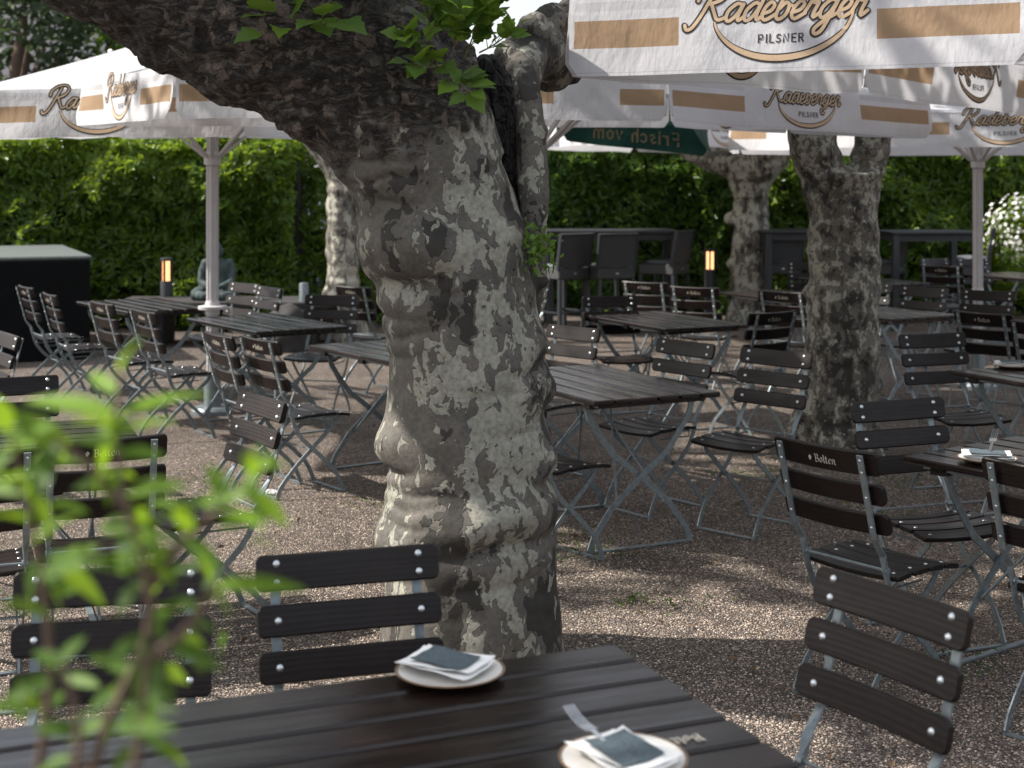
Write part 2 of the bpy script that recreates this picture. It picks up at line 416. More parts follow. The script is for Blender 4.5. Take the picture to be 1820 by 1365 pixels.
# ------------------------------------------------------------------ stroke lettering
FRAK = {
 'B': (1.2, [[(-.05, 1.25), (.25, 1.5), (.4, 1.3), (.38, .25), (.1, 0)], [(.4, 1.35), (.75, 1.5), (1.0, 1.2), (.85, .85), (.45, .78)], [(.6, .82), (1.02, .62), (.98, .2), (.62, 0), (.25, .08)]]),
 'o': (.85, [[(.15, .75), (.15, .22), (.38, 0), (.64, .25), (.64, .72), (.42, 1.0), (.15, .75)]]),
 'l': (.5, [[(.0, 1.42), (.18, 1.5), (.18, .2), (.38, 0)]]),
 't': (.6, [[(.2, 1.38), (.2, .2), (.42, 0)], [(-.02, .95), (.45, .98)]]),
 'e': (.78, [[(.62, .22), (.42, 0), (.15, .25), (.15, .75), (.42, 1.0), (.62, .72), (.18, .48)]]),
 'n': (.9, [[(.0, .85), (.17, 1.0), (.17, .05)], [(.17, .8), (.47, 1.0), (.64, .78), (.64, .15), (.8, 0)]]),
 'F': (1.0, [[(.0, 1.4), (.25, 1.5), (.25, .0)], [(.25, 1.45), (.9, 1.45)], [(.25, .8), (.7, .8)]]),
}
SCRIPT = {
 'R': (1.95, [[(1.0, 1.95), (.78, 1.2), (.5, .35), (.2, -.3), (-.12, -.42), (-.3, -.15)], [(.1, 1.25), (.15, 1.7), (.7, 2.12), (1.45, 2.15), (1.75, 1.75), (1.45, 1.25), (.85, 1.02)], [(.95, 1.02), (1.25, .5), (1.55, .1), (1.95, .2)]]),
 'a': (1.05, [[(.88, .85), (.55, 1.0), (.15, .62), (.1, .18), (.32, 0), (.65, .35), (.9, .95)], [(.9, .95), (.76, .35), (.84, .02), (1.12, .25)]]),
 'd': (1.05, [[(.85, .85), (.55, 1.0), (.15, .62), (.1, .18), (.32, 0), (.65, .35), (.92, 1.0)], [(1.12, 1.9), (.92, 1.0), (.78, .35), (.86, .02), (1.12, .25)]]),
 'e': (.8, [[(.05, .35), (.5, .5), (.66, .82), (.42, 1.0), (.14, .65), (.1, .2), (.34, 0), (.85, .3)]]),
 'b': (.95, [[(.5, 1.9), (.28, 1.1), (.12, .3), (.3, 0), (.66, .25), (.74, .75), (.52, .95), (.22, .6)], [(.72, .8), (.98, .72)]]),
 'r': (.85, [[(.02, .3), (.32, 1.08), (.42, .86), (.68, .92), (.56, .4), (.58, .04), (.9, .3)]]),
 'g': (1.05, [[(.88, .85), (.55, 1.0), (.15, .62), (.1, .18), (.32, 0), (.65, .35), (.9, .95)], [(.9, .95), (.68, .1), (.42, -.7), (.1, -.9), (.0, -.6), (.5, -.12), (1.1, .28)]]),
}
BLOCK = {
 'P': (.8, [[(.1, 0), (.1, 1), (.5, 1), (.62, .75), (.5, .48), (.1, .48)]]), 'I': (.35, [[(.15, 0), (.15, 1)]]),
 'L': (.7, [[(.1, 1), (.1, 0), (.55, 0)]]), 'S': (.78, [[(.58, .88), (.35, 1), (.12, .8), (.2, .55), (.52, .45), (.6, .2), (.35, 0), (.08, .12)]]),
 'N': (.9, [[(.1, 0), (.1, 1), (.65, 0), (.65, 1)]]), 'E': (.75, [[(.58, 1), (.1, 1), (.1, 0), (.58, 0)], [(.1, .52), (.5, .52)]]),
 'R': (.8, [[(.1, 0), (.1, 1), (.5, 1), (.6, .77), (.5, .52), (.1, .52)], [(.35, .52), (.62, 0)]]),
 'F': (.75, [[(.1, 0), (.1, 1), (.58, 1)], [(.1, .52), (.5, .52)]]), 'r': (.55, [[(.1, 0), (.1, .7)], [(.1, .45), (.25, .68), (.45, .68)]]),
 'i': (.3, [[(.12, 0), (.12, .7)], [(.12, .9), (.12, 1)]]), 's': (.6, [[(.45, .6), (.25, .7), (.1, .52), (.4, .25), (.25, 0), (.06, .1)]]),
 'c': (.62, [[(.5, .58), (.3, .7), (.1, .5), (.1, .2), (.3, 0), (.5, .12)]]), 'h': (.7, [[(.1, 0), (.1, 1)], [(.1, .45), (.3, .7), (.5, .55), (.5, 0)]]),
 'v': (.6, [[(.05, .7), (.28, 0), (.5, .7)]]), 'o': (.7, [[(.3, .7), (.1, .5), (.1, .2), (.3, 0), (.52, .2), (.52, .5), (.3, .7)]]),
 'm': (1.0, [[(.1, 0), (.1, .7)], [(.1, .5), (.3, .7), (.45, .5), (.45, 0)], [(.45, .5), (.65, .7), (.82, .5), (.82, 0)]]),
}
def layout(word, font, sp=0.0):
    x = 0; out = []
    for ch in word:
        if ch == ' ': x += .5; continue
        a, st = font[ch]
        for s in st: out.append([(px + x, py) for px, py in s])
        x += a + sp
    return out, x
def nib(mb, strokes, xf, ang=40, w=.2):     # broad pen: fixed nib direction
    nx, ny = math.cos(R(ang)) * w / 2, math.sin(R(ang)) * w / 2
    k = 0
    for s in strokes:
        for (a, b) in zip(s[:-1], s[1:]):
            k += 1
            q = [xf(a[0] - nx, a[1] - ny, k), xf(a[0] + nx, a[1] + ny, k), xf(b[0] + nx, b[1] + ny, k), xf(b[0] - nx, b[1] - ny, k)]
            mb.add(q, [(0, 1, 2, 3)])
def ribbon(mb, pts, w, xf, k0=0, taper=None, caps=True):
    n = len(pts); P2 = [Vector((p[0], p[1])) for p in pts]; vs = []
    for i in range(n):
        tg = (P2[min(i + 1, n - 1)] - P2[max(i - 1, 0)])
        if tg.length < 1e-9: tg = Vector((1, 0))
        tg.normalize(); nn = Vector((-tg.y, tg.x)); ww = w / 2 * (taper(i / (n - 1)) if taper else 1)
        a, b = P2[i] + nn * ww, P2[i] - nn * ww
        vs += [xf(a.x, a.y, k0 + i * .03), xf(b.x, b.y, k0 + i * .03)]
    mb.add(vs, [(2 * i, 2 * i + 1, 2 * i + 3, 2 * i + 2) for i in range(n - 1)])
    if caps and not taper:
        for e, kk in ((0, -.5), (n - 1, n * .03 + .3)):
            ring = [xf(P2[e].x + w / 2 * math.cos(a * math.pi / 5), P2[e].y + w / 2 * math.sin(a * math.pi / 5), k0 + kk) for a in range(10)]
            mb.add(ring, [tuple(range(10))])
# ------------------------------------------------------------------ folding chair (faces local -Y, origin on the ground under the seat)
BX = .172                                   # half distance of the two uprights
TOPY, TOPZ = .262, .88                      # upper edge of the backrest
LEAN = R(15)
UP = Vector((0, math.sin(LEAN), math.cos(LEAN)))     # along the backrest
FR = Vector((0, -math.cos(LEAN), math.sin(LEAN)))    # towards the sitter
TOPC = Vector((0, TOPY, TOPZ))
def back_xf(d, bow=.018):                    # d = distance of the slat centre below the top edge
    c = TOPC - UP * d
    def f(p): return c + Vector((p.x, 0, 0)) + UP * p.z + FR * (-p.y + bow * (p.x / .22) ** 2 + .004)
    return f
def make_chair():
    root = empty('folding_chair', (0, 0, 0))
    mb = MB(); rv = MB()
    rows = [(.042, .084), (.084 + .031 + .036, .073), (.084 + .062 + .073 + .0365, .073)]
    for i, (d, h) in enumerate(rows):
        xf = back_xf(d); mb.slat(.44, h, .018, xf)
        for sx in (-1, 1):
            for dz in ((-.021, .021) if i == 0 else (0,)):
                bow = .018 * (BX / .22) ** 2
                c = TOPC - UP * (d - dz) + Vector((sx * BX, 0, 0))
                rv.dome(c + FR * (bow + .0125), FR, .0095, .006)
                rv.dome(c - FR * (.0145), -FR, .006, .005, n=6)
    back = mb.build('backrest', M['wood'], root)
    rv.build('bolts', M['rivet'], back, True)
    tx = MB(); st, wd = layout('Bolten', FRAK); em = .019; cx = (wd + 1.4) / 2
    bx = back_xf(.045)
    def lx(x, y, k): return bx(Vector((-(x + 1.4 - cx) * em, .0108 + k * 2e-6, (y - .7) * em)))
    nib(tx, st, lx, 38, .24)
    fl = [[(-1.3, .72), (-.95, .95), (-.6, .72), (-.95, .5), (-1.3, .72)], [(-.95, 1.25), (-.95, .2)], [(-1.2, .5), (-.95, .2), (-.7, .5)]]
    nib(tx, fl, lx, 70, .26)
    tx.build('lettering', M['cream'], back)
    sm = MB(); rs = MB()
    ys = [-.185, -.098, -.011, .076]; zs = [.447, .4545, .4555, .452]; tl = [9, 2, -2, -6]
    for y, z, a in zip(ys, zs, tl):
        ca, sa = math.cos(R(a)), math.sin(R(a))
        def sx_(p, y=y, z=z, ca=ca, sa=sa):
            return Vector((p.x, y + p.z * ca + p.y * sa, z + p.z * sa - p.y * ca - .012 * (1 - (p.x / .21) ** 2)))
        sm.slat(.415, .080, .016, sx_, .012)
        for sx in (-1, 1): rs.dome(sx_(Vector((sx * .158, -.0085, 0))), (0, 0, 1), .007, .003)
    seat = sm.build('seat', M['wood'], root)
    rs.build('bolts', M['rivet'], seat, True)
    # legs: the upright runs down behind the slats, twists and sweeps forward to the front foot
    for s in (-1, 1):
        x = s * BX; pts = []; wds = []
        for d in (.004, .10, .20, .30):
            pts.append(TOPC - UP * d - FR * .0125 + Vector((x, 0, 0))); wds.append((1, 0, 0))
        for (y, z, tw) in ((.152, .525, .5), (.136, .47, .9), (.122, .42, 1), (.10, .37, 1), (.062, .32, 1), (.0, .262, 1), (-.075, .195, 1), (-.135, .135, 1), (-.172, .075, 1), (-.198, .012, 1)):
            pts.append(Vector((x, y, z))); wds.append((1 - tw, tw, tw * .35))
        m = MB(); m.bar(pts, [Vector(w) for w in wds], .023, .0065); m.build('front_leg', M['steel'], root)
        xi = s * (BX - .022); m = MB()
        pr = [(-.175, .430), (-.16, .40), (-.09, .335), (0, .258), (.085, .182), (.15, .115), (.195, .06), (.215, .012)]
        m.bar([Vector((xi, y, z)) for y, z in pr], Vector((0, .6, .8)), .023, .0065); m.build('rear_leg', M['steel'], root)
    m = MB(); m.bar([(-BX - .005, -.198, .006), (BX + .005, -.198, .006)], (0, 1, 0), .024, .006); m.build('foot_bar', M['steel'], root)
    m = MB(); m.bar([(-BX + .017, .215, .006), (BX - .017, .215, .006)], (0, 1, 0), .024, .006); m.build('foot_bar', M['steel'], root)
    m = MB()
    m.tube([(-BX, .133, .475), (BX, .133, .475)], .005, 6)
    m.tube([(-BX + .02, -.168, .425), (BX - .02, -.168, .425)], .005, 6)
    m.tube([(-BX, -.0, .258), (BX, 0, .258)], .005, 6)
    for s in (-1, 1):
        m.bar([(s * (BX - .012), -.19, .432), (s * (BX - .012), -.05, .442), (s * (BX - .012), .10, .439)], (0, 0, 1), .02, .006)
        m.tube([(s * (BX + .008), .133, .475), (s * (BX - .012), .133, .475)], .012, 8)
        m.tube([(s * (BX - .012), .10, .437), (s * (BX - .03), .12, .395), (s * (BX - .03), -.10, .40)], .004, 5)
    m.build('seat_frame', M['steel'], root)
    return root
CH = make_chair(); reg(CH); CH_USED = [False]
def chair(px, py, deg, label, group):
    t = P(px, py, TOPZ); f = Vector((math.cos(R(deg)), math.sin(R(deg)), 0))
    p = Vector((t.x, t.y, 0)) + f * TOPY
    o = CH if not CH_USED[0] else copy_tree(CH)
    CH_USED[0] = True
    o.location = p; o.rotation_euler = (0, 0, math.atan2(f.x, -f.y))
    tag(o, label, 'chair', group); return o
G = 'folding chairs of the beer garden'
for a in [
 (615, 977, 287, 'dark folding chair at the near table, just in front of the big trunk'),
 (205, 1009, 280, 'dark folding chair behind the blurred green shrub, at the near table'),
 (1598, 1046, 212, 'nearest right-hand folding chair with big bright bolts, angled to the near table'),
 (1458, 792, 38, 'folding chair with crisp white lettering seen from behind, right of the gravel clearing'),
 (1852, 832, 41, 'folding chair cut by the right frame edge, lettered back hiding part of a set table'),
 (1588, 711, 291, 'folding chair facing us behind the set table, in front of the forked tree'),
 (1385, 623, 225, 'folding chair facing us, touching the left outline of the forked tree'),
 (1378, 556, 125, 'folding chair with small lettering, leaning left behind the chair beside the forked tree'),
 (1652, 593, 288, 'folding chair facing us right of the forked tree, its back clear of any table'),
 (1744, 557, 40, 'lettered folding chair from behind, directly behind the one right of the forked tree'),
 (1847, 575, 38, 'lettered folding chair from behind, half cut by the right frame edge'),
 (1645, 511, 225, 'folding chair facing us behind the far table right of the forked tree'),
 (1758, 517, 235, 'folding chair facing us at the foot of the slim white parasol pole'),
 (1434, 467, 270, 'distant folding chair half hidden by the left outline of the forked tree'),
 (1388, 519, 50, 'lettered folding chair from behind, close left of the forked tree at the far table'),
 (1232, 511, 60, 'lettered folding chair from behind, in front of the right bar stool'),
 (1144, 502, 60, 'lettered folding chair from behind, in front of the middle bar stool'),
 (1082, 527, 285, 'folding chair facing us in front of the rattan bar stools'),
 (1025, 581, 223, 'folding chair facing us, just right of the big trunk behind the middle table'),
 (1225, 607, 218, 'folding chair facing us at the far long side of the middle table'),
 (950, 493, 225, 'folding chair peeking out right of the big trunk below the leafy sprig'),
 (929, 568, 220, 'folding chair almost wholly hidden by the big trunk, one back edge showing'),
 (1548, 503, 225, 'sunlit folding chair half hidden by the right outline of the forked tree'),
 (1672, 473, 62, 'distant lettered folding chair from behind, below the far rattan stools'),
 (1658, 460, 300, 'distant folding chair facing us, back to back with a lettered one'),
 (1727, 460, 290, 'distant folding chair behind the slim white parasol pole'),
 (22, 594, 214, 'folding chair with sunlit wood grain cut by the left frame edge'),
 (41, 510, 33, 'folding chair seen from the side, leftmost in front of the black cabinet'),
 (83, 523, 30, 'folding chair seen from the side, second in front of the black cabinet'),
 (176, 539, 36, 'lettered folding chair at the left end of the far slatted table'),
 (250, 553, 34, 'lettered folding chair between the two slatted tables by the white pole'),
 (382, 595, 32, 'lettered folding chair directly in front of the thick white pole'),
 (456, 603, 37, 'lettered folding chair just right of the thick white pole'),
 (476, 706, 214, 'sunlit folding chair turned sideways with strong wood grain, alone on the gravel'),
 (439, 504, 224, 'left one of two sunlit chairs beside the seated stone figure'),
 (484, 511, 216, 'right one of two sunlit chairs beside the seated stone figure'),
 (593, 525, 255, 'folding chair facing us in front of the pale background trunk'),
 (622, 510, 50, 'lettered folding chair from behind at the foot of the pale background trunk'),
 (183, 782, 111, 'folding chair with large white lettering behind the blurred shrub leaves'),
 (-50, 806, 111, 'folding chair seen from behind, cut by the left frame edge beside the lettered one'),
 (13, 671, 291, 'folding chair facing us across the left grey table, cut by the frame edge')]:
    chair(*a, G)
# a chair whose back hides behind the trunk, only its seat shows
o = copy_tree(CH); o.location = (.16, 6.86, 0); o.rotation_euler = (0, 0, math.atan2(math.cos(R(40)), -math.sin(R(40))))
tag(o, 'folding chair tucked behind the big trunk, only its seat edge showing', 'chair', G)

# ------------------------------------------------------------------ slatted table: long side along local X
def make_table(L, W, name, n=6):
    root = empty(name, (0, 0, 0)); zt = .75
    mb = MB(); gap = .014; w = (W - gap * (n - 1)) / n
    for i in range(n):
        y = -W / 2 + w / 2 + i * (w + gap)
        mb.box((0, y, zt - .0125), (L, w, .025), ch=.006)
    mb.build('tabletop', M['top'], root)
    m = MB()
    for x in (-L / 2 + .13, 0, L / 2 - .13): m.box((x, 0, zt - .0405), (.055, W - .06, .030))
    m.build('batten', M['top'], root)
    m = MB()
    for y in (-W / 2 + .05, W / 2 - .05): m.bar([(-L / 2 + .06, y, zt - .0345), (L / 2 - .06, y, zt - .0345)], (0, 0, 1), .018, .006)
    m.build('rail', M['steel'], root)
    yo = W / 2 - .06
    for e in (-1, 1):
        x = e * (L / 2 - .17)
        for s in (-1, 1):
            k = x + s * .006
            pr = [(s * yo, .695), (s * (yo - .012), .64), (s * (yo - .055), .575), (s * (yo - .14), .46), (0, .345), (-s * (yo - .13), .21), (-s * (yo - .03), .075), (-s * (yo - .005), .012)]
            m = MB(); m.bar([Vector((k, y, z)) for y, z in pr], Vector((0, .8, .6 * s)), .03, .0075); m.build('leg', M['steel'], root)
        m = MB(); m.bar([(x, -yo, .007), (x, yo, .007)], (1, 0, 0), .026, .007); m.build('foot_bar', M['steel'], root)
        m = MB()
        for s in (-1, 1): m.tube([(e * .05, s * .05, .69), (x, -s * .13, .21)], .0055, 6)
        m.tube([(x - .012, 0, .345), (x + .012, 0, .345)], .014, 8)
        m.build('brace', M['steel'], root)
    return root
TB = make_table(1.2, .70, 'slatted_table'); reg(TB); tb_used = [False]
TG_ = 'slatted garden tables'
def table(x, y, deg, label):
    o = TB if not tb_used[0] else copy_tree(TB); tb_used[0] = True
    o.location = (x, y, 0); o.rotation_euler = (0, 0, R(deg)); tag(o, label, 'table', TG_); return o
table(.428, 7.483, 116.3, 'middle slatted table with glossy dark top right of the big trunk')
table(-1.772, 10.58, 125, 'slatted table in front of the thick white pole')
table(-3.02, 12.05, 125, 'far slatted table left of the thick white pole, sky streaks on its top')
table(-.626, 8.81, 125, 'slatted table half hidden behind the big trunk on its shady left')
table(1.105, 10.79, 116, 'slatted table seen edge-on between the bar stools and the middle table')
table(2.45, 13.04, 117, 'far slatted table just left of the forked tree')
table(2.79, 11.48, 120, 'slatted table just right of the forked tree, bright glints along its edge')
table(2.92, 7.50, 115, 'slatted table near the right frame edge with one far plate on it')
table(2.085, 5.19, 127, 'slatted table with plate and fork, cut by the right frame edge')
table(5.45, 15.6, 116, 'farthest slatted table right of the slim white pole')
table(3.55, 14.95, 116, 'distant slatted table seen just past the right outline of the forked tree')
table(-2.1, 5.80, 21, 'grey-looking slatted table on the left behind the blurred shrub')
NT_ = make_table(1.8, .72, 'slatted_table')
dn = Vector((math.cos(R(23)), math.sin(R(23)), 0)); pn = Vector((dn.y, -dn.x, 0))
c0 = P(1092, 1144, .75); cn = c0 - dn * .9 + pn * .36
NT_.location = (cn.x, cn.y, 0); NT_.rotation_euler = (0, 0, R(23))
tag(NT_, 'nearest dark slatted table with two set plates in front of the camera', 'table', TG_)
tx = MB(); st, wd = layout('Bolten', FRAK); em = .021
a0 = P(1243, 1304, .752); dirx = -dn; diry = -pn * -1
def tl(x, y, k): return a0 + dirx * (x * em) + diry * (y * em) + Vector((0, 0, .0006 + k * 2e-6))
nib(tx, st, tl, 38, .26)
lo = tx.build('lettering', M['cream'], None); lo.parent = NT_
lo.matrix_parent_inverse = (Matrix.Translation(NT_.location) @ Matrix.Rotation(R(23), 4, 'Z')).inverted()

# ------------------------------------------------------------------ plates, napkins and forks
def plate(p, r, label, rz):
    root = empty('plate', (p.x, p.y, .75)); tag(root, label, 'plate', 'plates set on the tables')
    k = r / .113
    mb = MB(); mb.lathe([(x * k, z) for x, z in [(.0, .004), (.06, .0035), (.072, .006), (.100, .0135), (.1085, .0165), (.107, .0185), (.097, .0165), (.070, .0095), (.055, .0075), (.0, .0075)]], 48)
    mb.build('dish', M['porcelain'], root, True, 60)
    mb = MB(); mb.lathe([(x * k, z) for x, z in [(.060, .0012), (.074, .0035), (.103, .0125), (.113, .0165), (.1135, .0182), (.1105, .0196), (.1088, .0188), (.1092, .0170), (.104, .0150)]], 48, cap=False)
    mb.build('rim', M['rim'], root, True, 60)
    return root
def napkin_sheet(mb, w, l, z0, mi=0, seed=0, amp=.004, skew=0.0):
    n = 12; vs = []
    for j in range(n + 1):
        for i in range(n + 1):
            u, v = i / n - .5, j / n - .5
            z = z0 + amp * noise.noise(Vector((u * 3 + seed, v * 3, seed))) + amp * 2.2 * (abs(u) * 2) ** 3 * .5
            vs.append((u * w + skew * v, v * l, z))
    top = len(vs); vs2 = [(a, b, c + .0022) for a, b, c in vs]
    fs = [(j * (n + 1) + i, j * (n + 1) + i + 1, (j + 1) * (n + 1) + i + 1, (j + 1) * (n + 1) + i) for j in range(n) for i in range(n)]
    mb.add(vs, [f[::-1] for f in fs], mi); mb.add(vs2, fs, mi)
    ring = [i for i in range(n + 1)] + [(j + 1) * (n + 1) - 1 for j in range(1, n + 1)] + [n * (n + 1) + i for i in range(n - 1, -1, -1)] + [j * (n + 1) for j in range(n - 1, 0, -1)]
    o = len(mb.v) - 2 * top
    for a, b in zip(ring, ring[1:] + ring[:1]): mb.f.append((o + a, o + b, o + top + b, o + top + a)); mb.m.append(mi)
def napkin(p, rz, label, seed, k=1.0, z=.7715):
    root = empty('napkin', (p.x, p.y, z), rz); tag(root, label, 'napkin', 'folded napkins on the plates')
    mb = MB(); napkin_sheet(mb, .125 * k, .175 * k, .0, 0, seed, .005, .03); napkin_sheet(mb, .115 * k, .165 * k, .0065, 0, seed + 3, .004, -.015)
    mb.build('paper_fold', M['napkin'], root, True, 50)
    mb = MB(); napkin_sheet(mb, .095 * k, .125 * k, .0115, 0, seed + 5, .003, .02); mb.build('pouch', M['pouch'], root, True, 50)
    return root
def fork(p, rz, label, z=.79, tilt=8):
    root = empty('fork', (p.x, p.y, z), rz); root.rotation_euler = (R(tilt), 0, rz); root.scale = (1.2, 1.2, 1.2); tag(root, label, 'fork', 'forks tucked in the napkins')
    mb = MB()
    mb.bar([(0, -.10, .0), (0, -.05, .001), (0, .0, .003), (0, .03, .004)], (1, 0, 0), .008, .002)
    mb.bar([(0, .03, .004), (0, .045, .002), (0, .058, .001)], (1, 0, 0), .021, .0016)
    for i in range(4): mb.bar([((i - 1.5) * .0058, .058, .001), ((i - 1.5) * .0056, .085, .0035), ((i - 1.5) * .0052, .108, .010)], (1, 0, 0), .0021, .0014)
    mb.build('tines', M['cutlery'], root, True, 40); return root
p1 = P(800, 1191, .765); plate(p1, .113, 'round white plate with brown rim on the near table, in front of the trunk', 0)
napkin(p1 + Vector((-.01, .012, 0)), R(62), 'white napkin with grey-blue pouch on the middle plate of the near table', 1)
p2 = P(1108, 1347, .765); plate(p2, .113, 'white plate cut by the lower frame edge on the near table', 0)
napkin(p2 + Vector((.0, -.006, 0)), R(38), 'white napkin with grey pouch on the plate at the lower frame edge', 4)
fork(p2 + Vector((-.035, .03, 0)), R(26), 'fork sticking out of the napkin at the lower frame edge', .782, 5)
p3 = P(1755, 814, .765); plate(p3, .105, 'plate on the table by the right frame edge, behind the lettered chair', 0)
napkin(p3, R(75), 'spread white napkin with fork on the right-hand table', 8)
fork(p3 + Vector((.03, .05, 0)), R(-25), 'fork on the napkin of the right-hand table', .796, 16)
p4 = P(1800, 649, .765); plate(p4, .105, 'far plate on the table at the right frame edge', 0)
napkin(p4, R(80), 'small bright napkin on the far plate at the right frame edge', 12)
# ------------------------------------------------------------------ trees
def solid(mb, voxel, smooth=3):             # melt the overlapping pieces of one tree into one continuous skin
    me = bpy.data.meshes.new('tmp'); me.from_pydata(mb.v, [], mb.f); me.update()
    o = bpy.data.objects.new('tmp', me); COL.objects.link(o)
    r = o.modifiers.new('r', 'REMESH'); r.mode = 'VOXEL'; r.voxel_size = voxel
    s = o.modifiers.new('s', 'SMOOTH'); s.iterations = smooth; s.factor = .5
    dg = bpy.context.evaluated_depsgraph_get(); dg.update()
    out = bpy.data.meshes.new_from_object(o.evaluated_get(dg))
    bpy.data.objects.remove(o); return out
def arr(me):
    n = len(me.vertices); co = np.empty(n * 3, 'f'); no = np.empty(n * 3, 'f')
    me.vertices.foreach_get('co', co); me.vertices.foreach_get('normal', no)
    return co.reshape(-1, 3), no.reshape(-1, 3)
def setco(me, co): me.vertices.foreach_set('co', co.astype('f').ravel()); me.update()
TY = 5.45; TS = F / TY
def TP(px, py, dy=0.0): return Vector(((px - 910) / TS, TY + dy, H - (py - YH) / TS))
def TR(px): return px / TS

root = empty('plane_tree', (TP(840, 1171).x, TY, 0))
tag(root, 'huge mottled plane tree with swollen trunk and thick limb bending left', 'tree')
mb = MB()
prof = [(1260, 660, 1030), (1171, 672, 1006), (1130, 677, 1000), (1050, 684, 997), (1000, 686, 993), (960, 676, 990), (900, 686, 984), (850, 690, 976), (800, 680, 980), (770, 678, 978),
        (720, 686, 970), (680, 692, 974), (650, 690, 972), (600, 688, 967), (560, 683, 960), (500, 673, 953), (470, 660, 950), (440, 647, 942), (400, 642, 925), (360, 638, 910), (320, 626, 898), (285, 610, 885)]
mb.tube([TP((l + r) / 2, y) for y, l, r in prof], [TR((r - l) / 2) for y, l, r in prof], 28, sq=[1.0] * len(prof))
limb = [(775, 330, 138), (735, 240, 146), (672, 160, 152), (568, 78, 166), (446, -5, 188), (300, -92, 186), (150, -150, 172), (0, -190, 160), (-150, -230, 140)]
mb.tube([TP(x, y, -.02 * i) for i, (x, y, r) in enumerate(limb)], [TR(r) for x, y, r in limb], 28)
bumps = [(710, 425, 62, -.12), (850, 900, 80, -.16), (712, 785, 34, -.07), (945, 805, 42, -.06), (950, 690, 38, -.02), (935, 635, 34, -.08), (790, 120, 70, 0), (745, 60, 80, .02), (640, 300, 40, -.12), (560, 190, 70, -.2), (430, 120, 90, -.2), (330, 80, 70, -.2), (250, 20, 60, -.25), (640, 120, 80, -.22), (700, 350, 50, -.15), (960, 500, 20, .0), (890, 400, 40, -.10)]
for x, y, r, dy in bumps: mb.ball(TP(x, y, dy), (TR(r), TR(r) * .8, TR(r) * .85))
for a in range(7):                          # root flare
    t = a * .9 + .3; c = TP(838, 1171); d = Vector((math.cos(t), math.sin(t), 0))
    mb.tube([c + d * .18 + Vector((0, 0, .38)), c + d * .235 + Vector((0, 0, .14)), c + d * .27 + Vector((0, 0, -.05))], [.10, .105, .095], 10)
me = solid(mb, .011, 10); co, no = arr(me)
px = co[:, 0] * TS + 910; py = YH + (H - co[:, 2]) * TS
burl = np.clip(1 - (py + (px - 700) * .30 - 170) / 190, 0, 1)       # rugged old bark sits on the limb only
disp = np.zeros(len(co)); V = Vector
# swellings with a crease under each: (col, row, half width, half height, height in m, crease depth)
FOLDS = [(736, 428, 74, 50, .088, .058), (690, 520, 60, 20, .022, .016), (720, 560, 70, 18, .016, .012), (700, 600, 55, 18, .012, .010), (944, 612, 34, 26, .032, .022), (952, 690, 30, 30, .026, .016), (884, 650, 45, 26, .012, .010),
         (692, 782, 34, 30, .036, .03), (745, 838, 62, 15, .010, .008), (725, 866, 44, 13, .009, .008), (745, 893, 50, 12, .008, .006), (905, 893, 80, 36, .050, .034), (826, 905, 60, 34, .030, .018), (968, 806, 30, 30, .030, .018), (702, 948, 48, 36, .034, .014),
         (860, 985, 90, 20, .014, .010), (790, 480, 60, 20, .014, .012), (870, 330, 60, 40, .014, .008), (700, 330, 60, 16, .016, .012), (690, 300, 60, 13, .016, .014), (690, 270, 60, 12, .014, .012), (920, 730, 50, 18, .012, .012), (760, 1030, 60, 24, .014, .010), (900, 1080, 70, 40, .014, .006)]
front = np.clip((.55 - no[:, 1]) / .6, 0, 1); fold = np.zeros(len(co))
wob = np.array([noise.noise(V(p) * 5) for p in co]) * 12
for cx_, cy_, rx, ry, h_, cr in FOLDS:
    u = (px - cx_) / rx; v = (py + wob * 1.4 - cy_ + .22 * math.sin(cx_ * cy_) * (px - cx_)) / ry
    fold += .85 * h_ * np.exp(-u ** 2 - v ** 2) - .8 * cr * np.exp(-(u / 1.1) ** 2 - ((v - 1.45 + .25 * u * u) / .32) ** 2)
fold *= front
for i, (p, b) in enumerate(zip(co, burl)):
    q = V(p)
    w = noise.noise(V((q.x * 2.2, q.y * 2.2, q.z * 3 + 4))) * .014 + noise.noise(V((q.x * 7, q.y * 7, q.z * 9))) * .006
    wr = noise.noise(V((q.x * 1.6, q.y * 1.6, q.z * 19 + noise.noise(q * 3) * 3)))
    msk = max(0.0, noise.noise(V((q.x * 2.5 + 9, q.y * 2.5, q.z * 2.2))) + .15)
    w += wr * .016 * msk
    if b > .3: w += (noise.fractal(q * 7, 1.0, 2.0, 4) * .024 + abs(noise.noise(V((q.x * 12 + q.z * 9, q.y * 12, q.z * 12 - q.x * 9)))) * -.022) * (b - .3) / .7
    disp[i] = w
setco(me, co + no * (disp + fold)[:, None])
at = me.attributes.new('burl', 'FLOAT', 'POINT'); at.data.foreach_set('value', burl.astype('f'))
tq = np.clip((py - 300) / 850, 0, 1); axis = 845 + 55 * np.sin(tq * 2.6) - 10 * tq                 # a band of freshly shed bark down the right-hand side
fl = .125 * np.exp(-((px - axis) / 62) ** 2) - .085 / (1 + np.exp((px - axis + 78) / 16)) - .06 * np.exp(-((px - axis - 110) / 40) ** 2)
at = me.attributes.new('flake', 'FLOAT', 'POINT'); at.data.foreach_set('value', fl.astype('f'))
tn = .22 / (1 + np.exp((px - axis + 118) / 14)) - .03                                    # smooth grey-tan bark on the left, olive on the right
at = me.attributes.new('tan', 'FLOAT', 'POINT'); at.data.foreach_set('value', tn.astype('f'))
me.polygons.foreach_set('use_smooth', [True] * len(me.polygons))
me.materials.clear(); me.materials.append(M['bark_main'])
inv = Matrix.Translation(-Vector(root.location))
me.transform(inv); trunk = link('trunk', me, root)
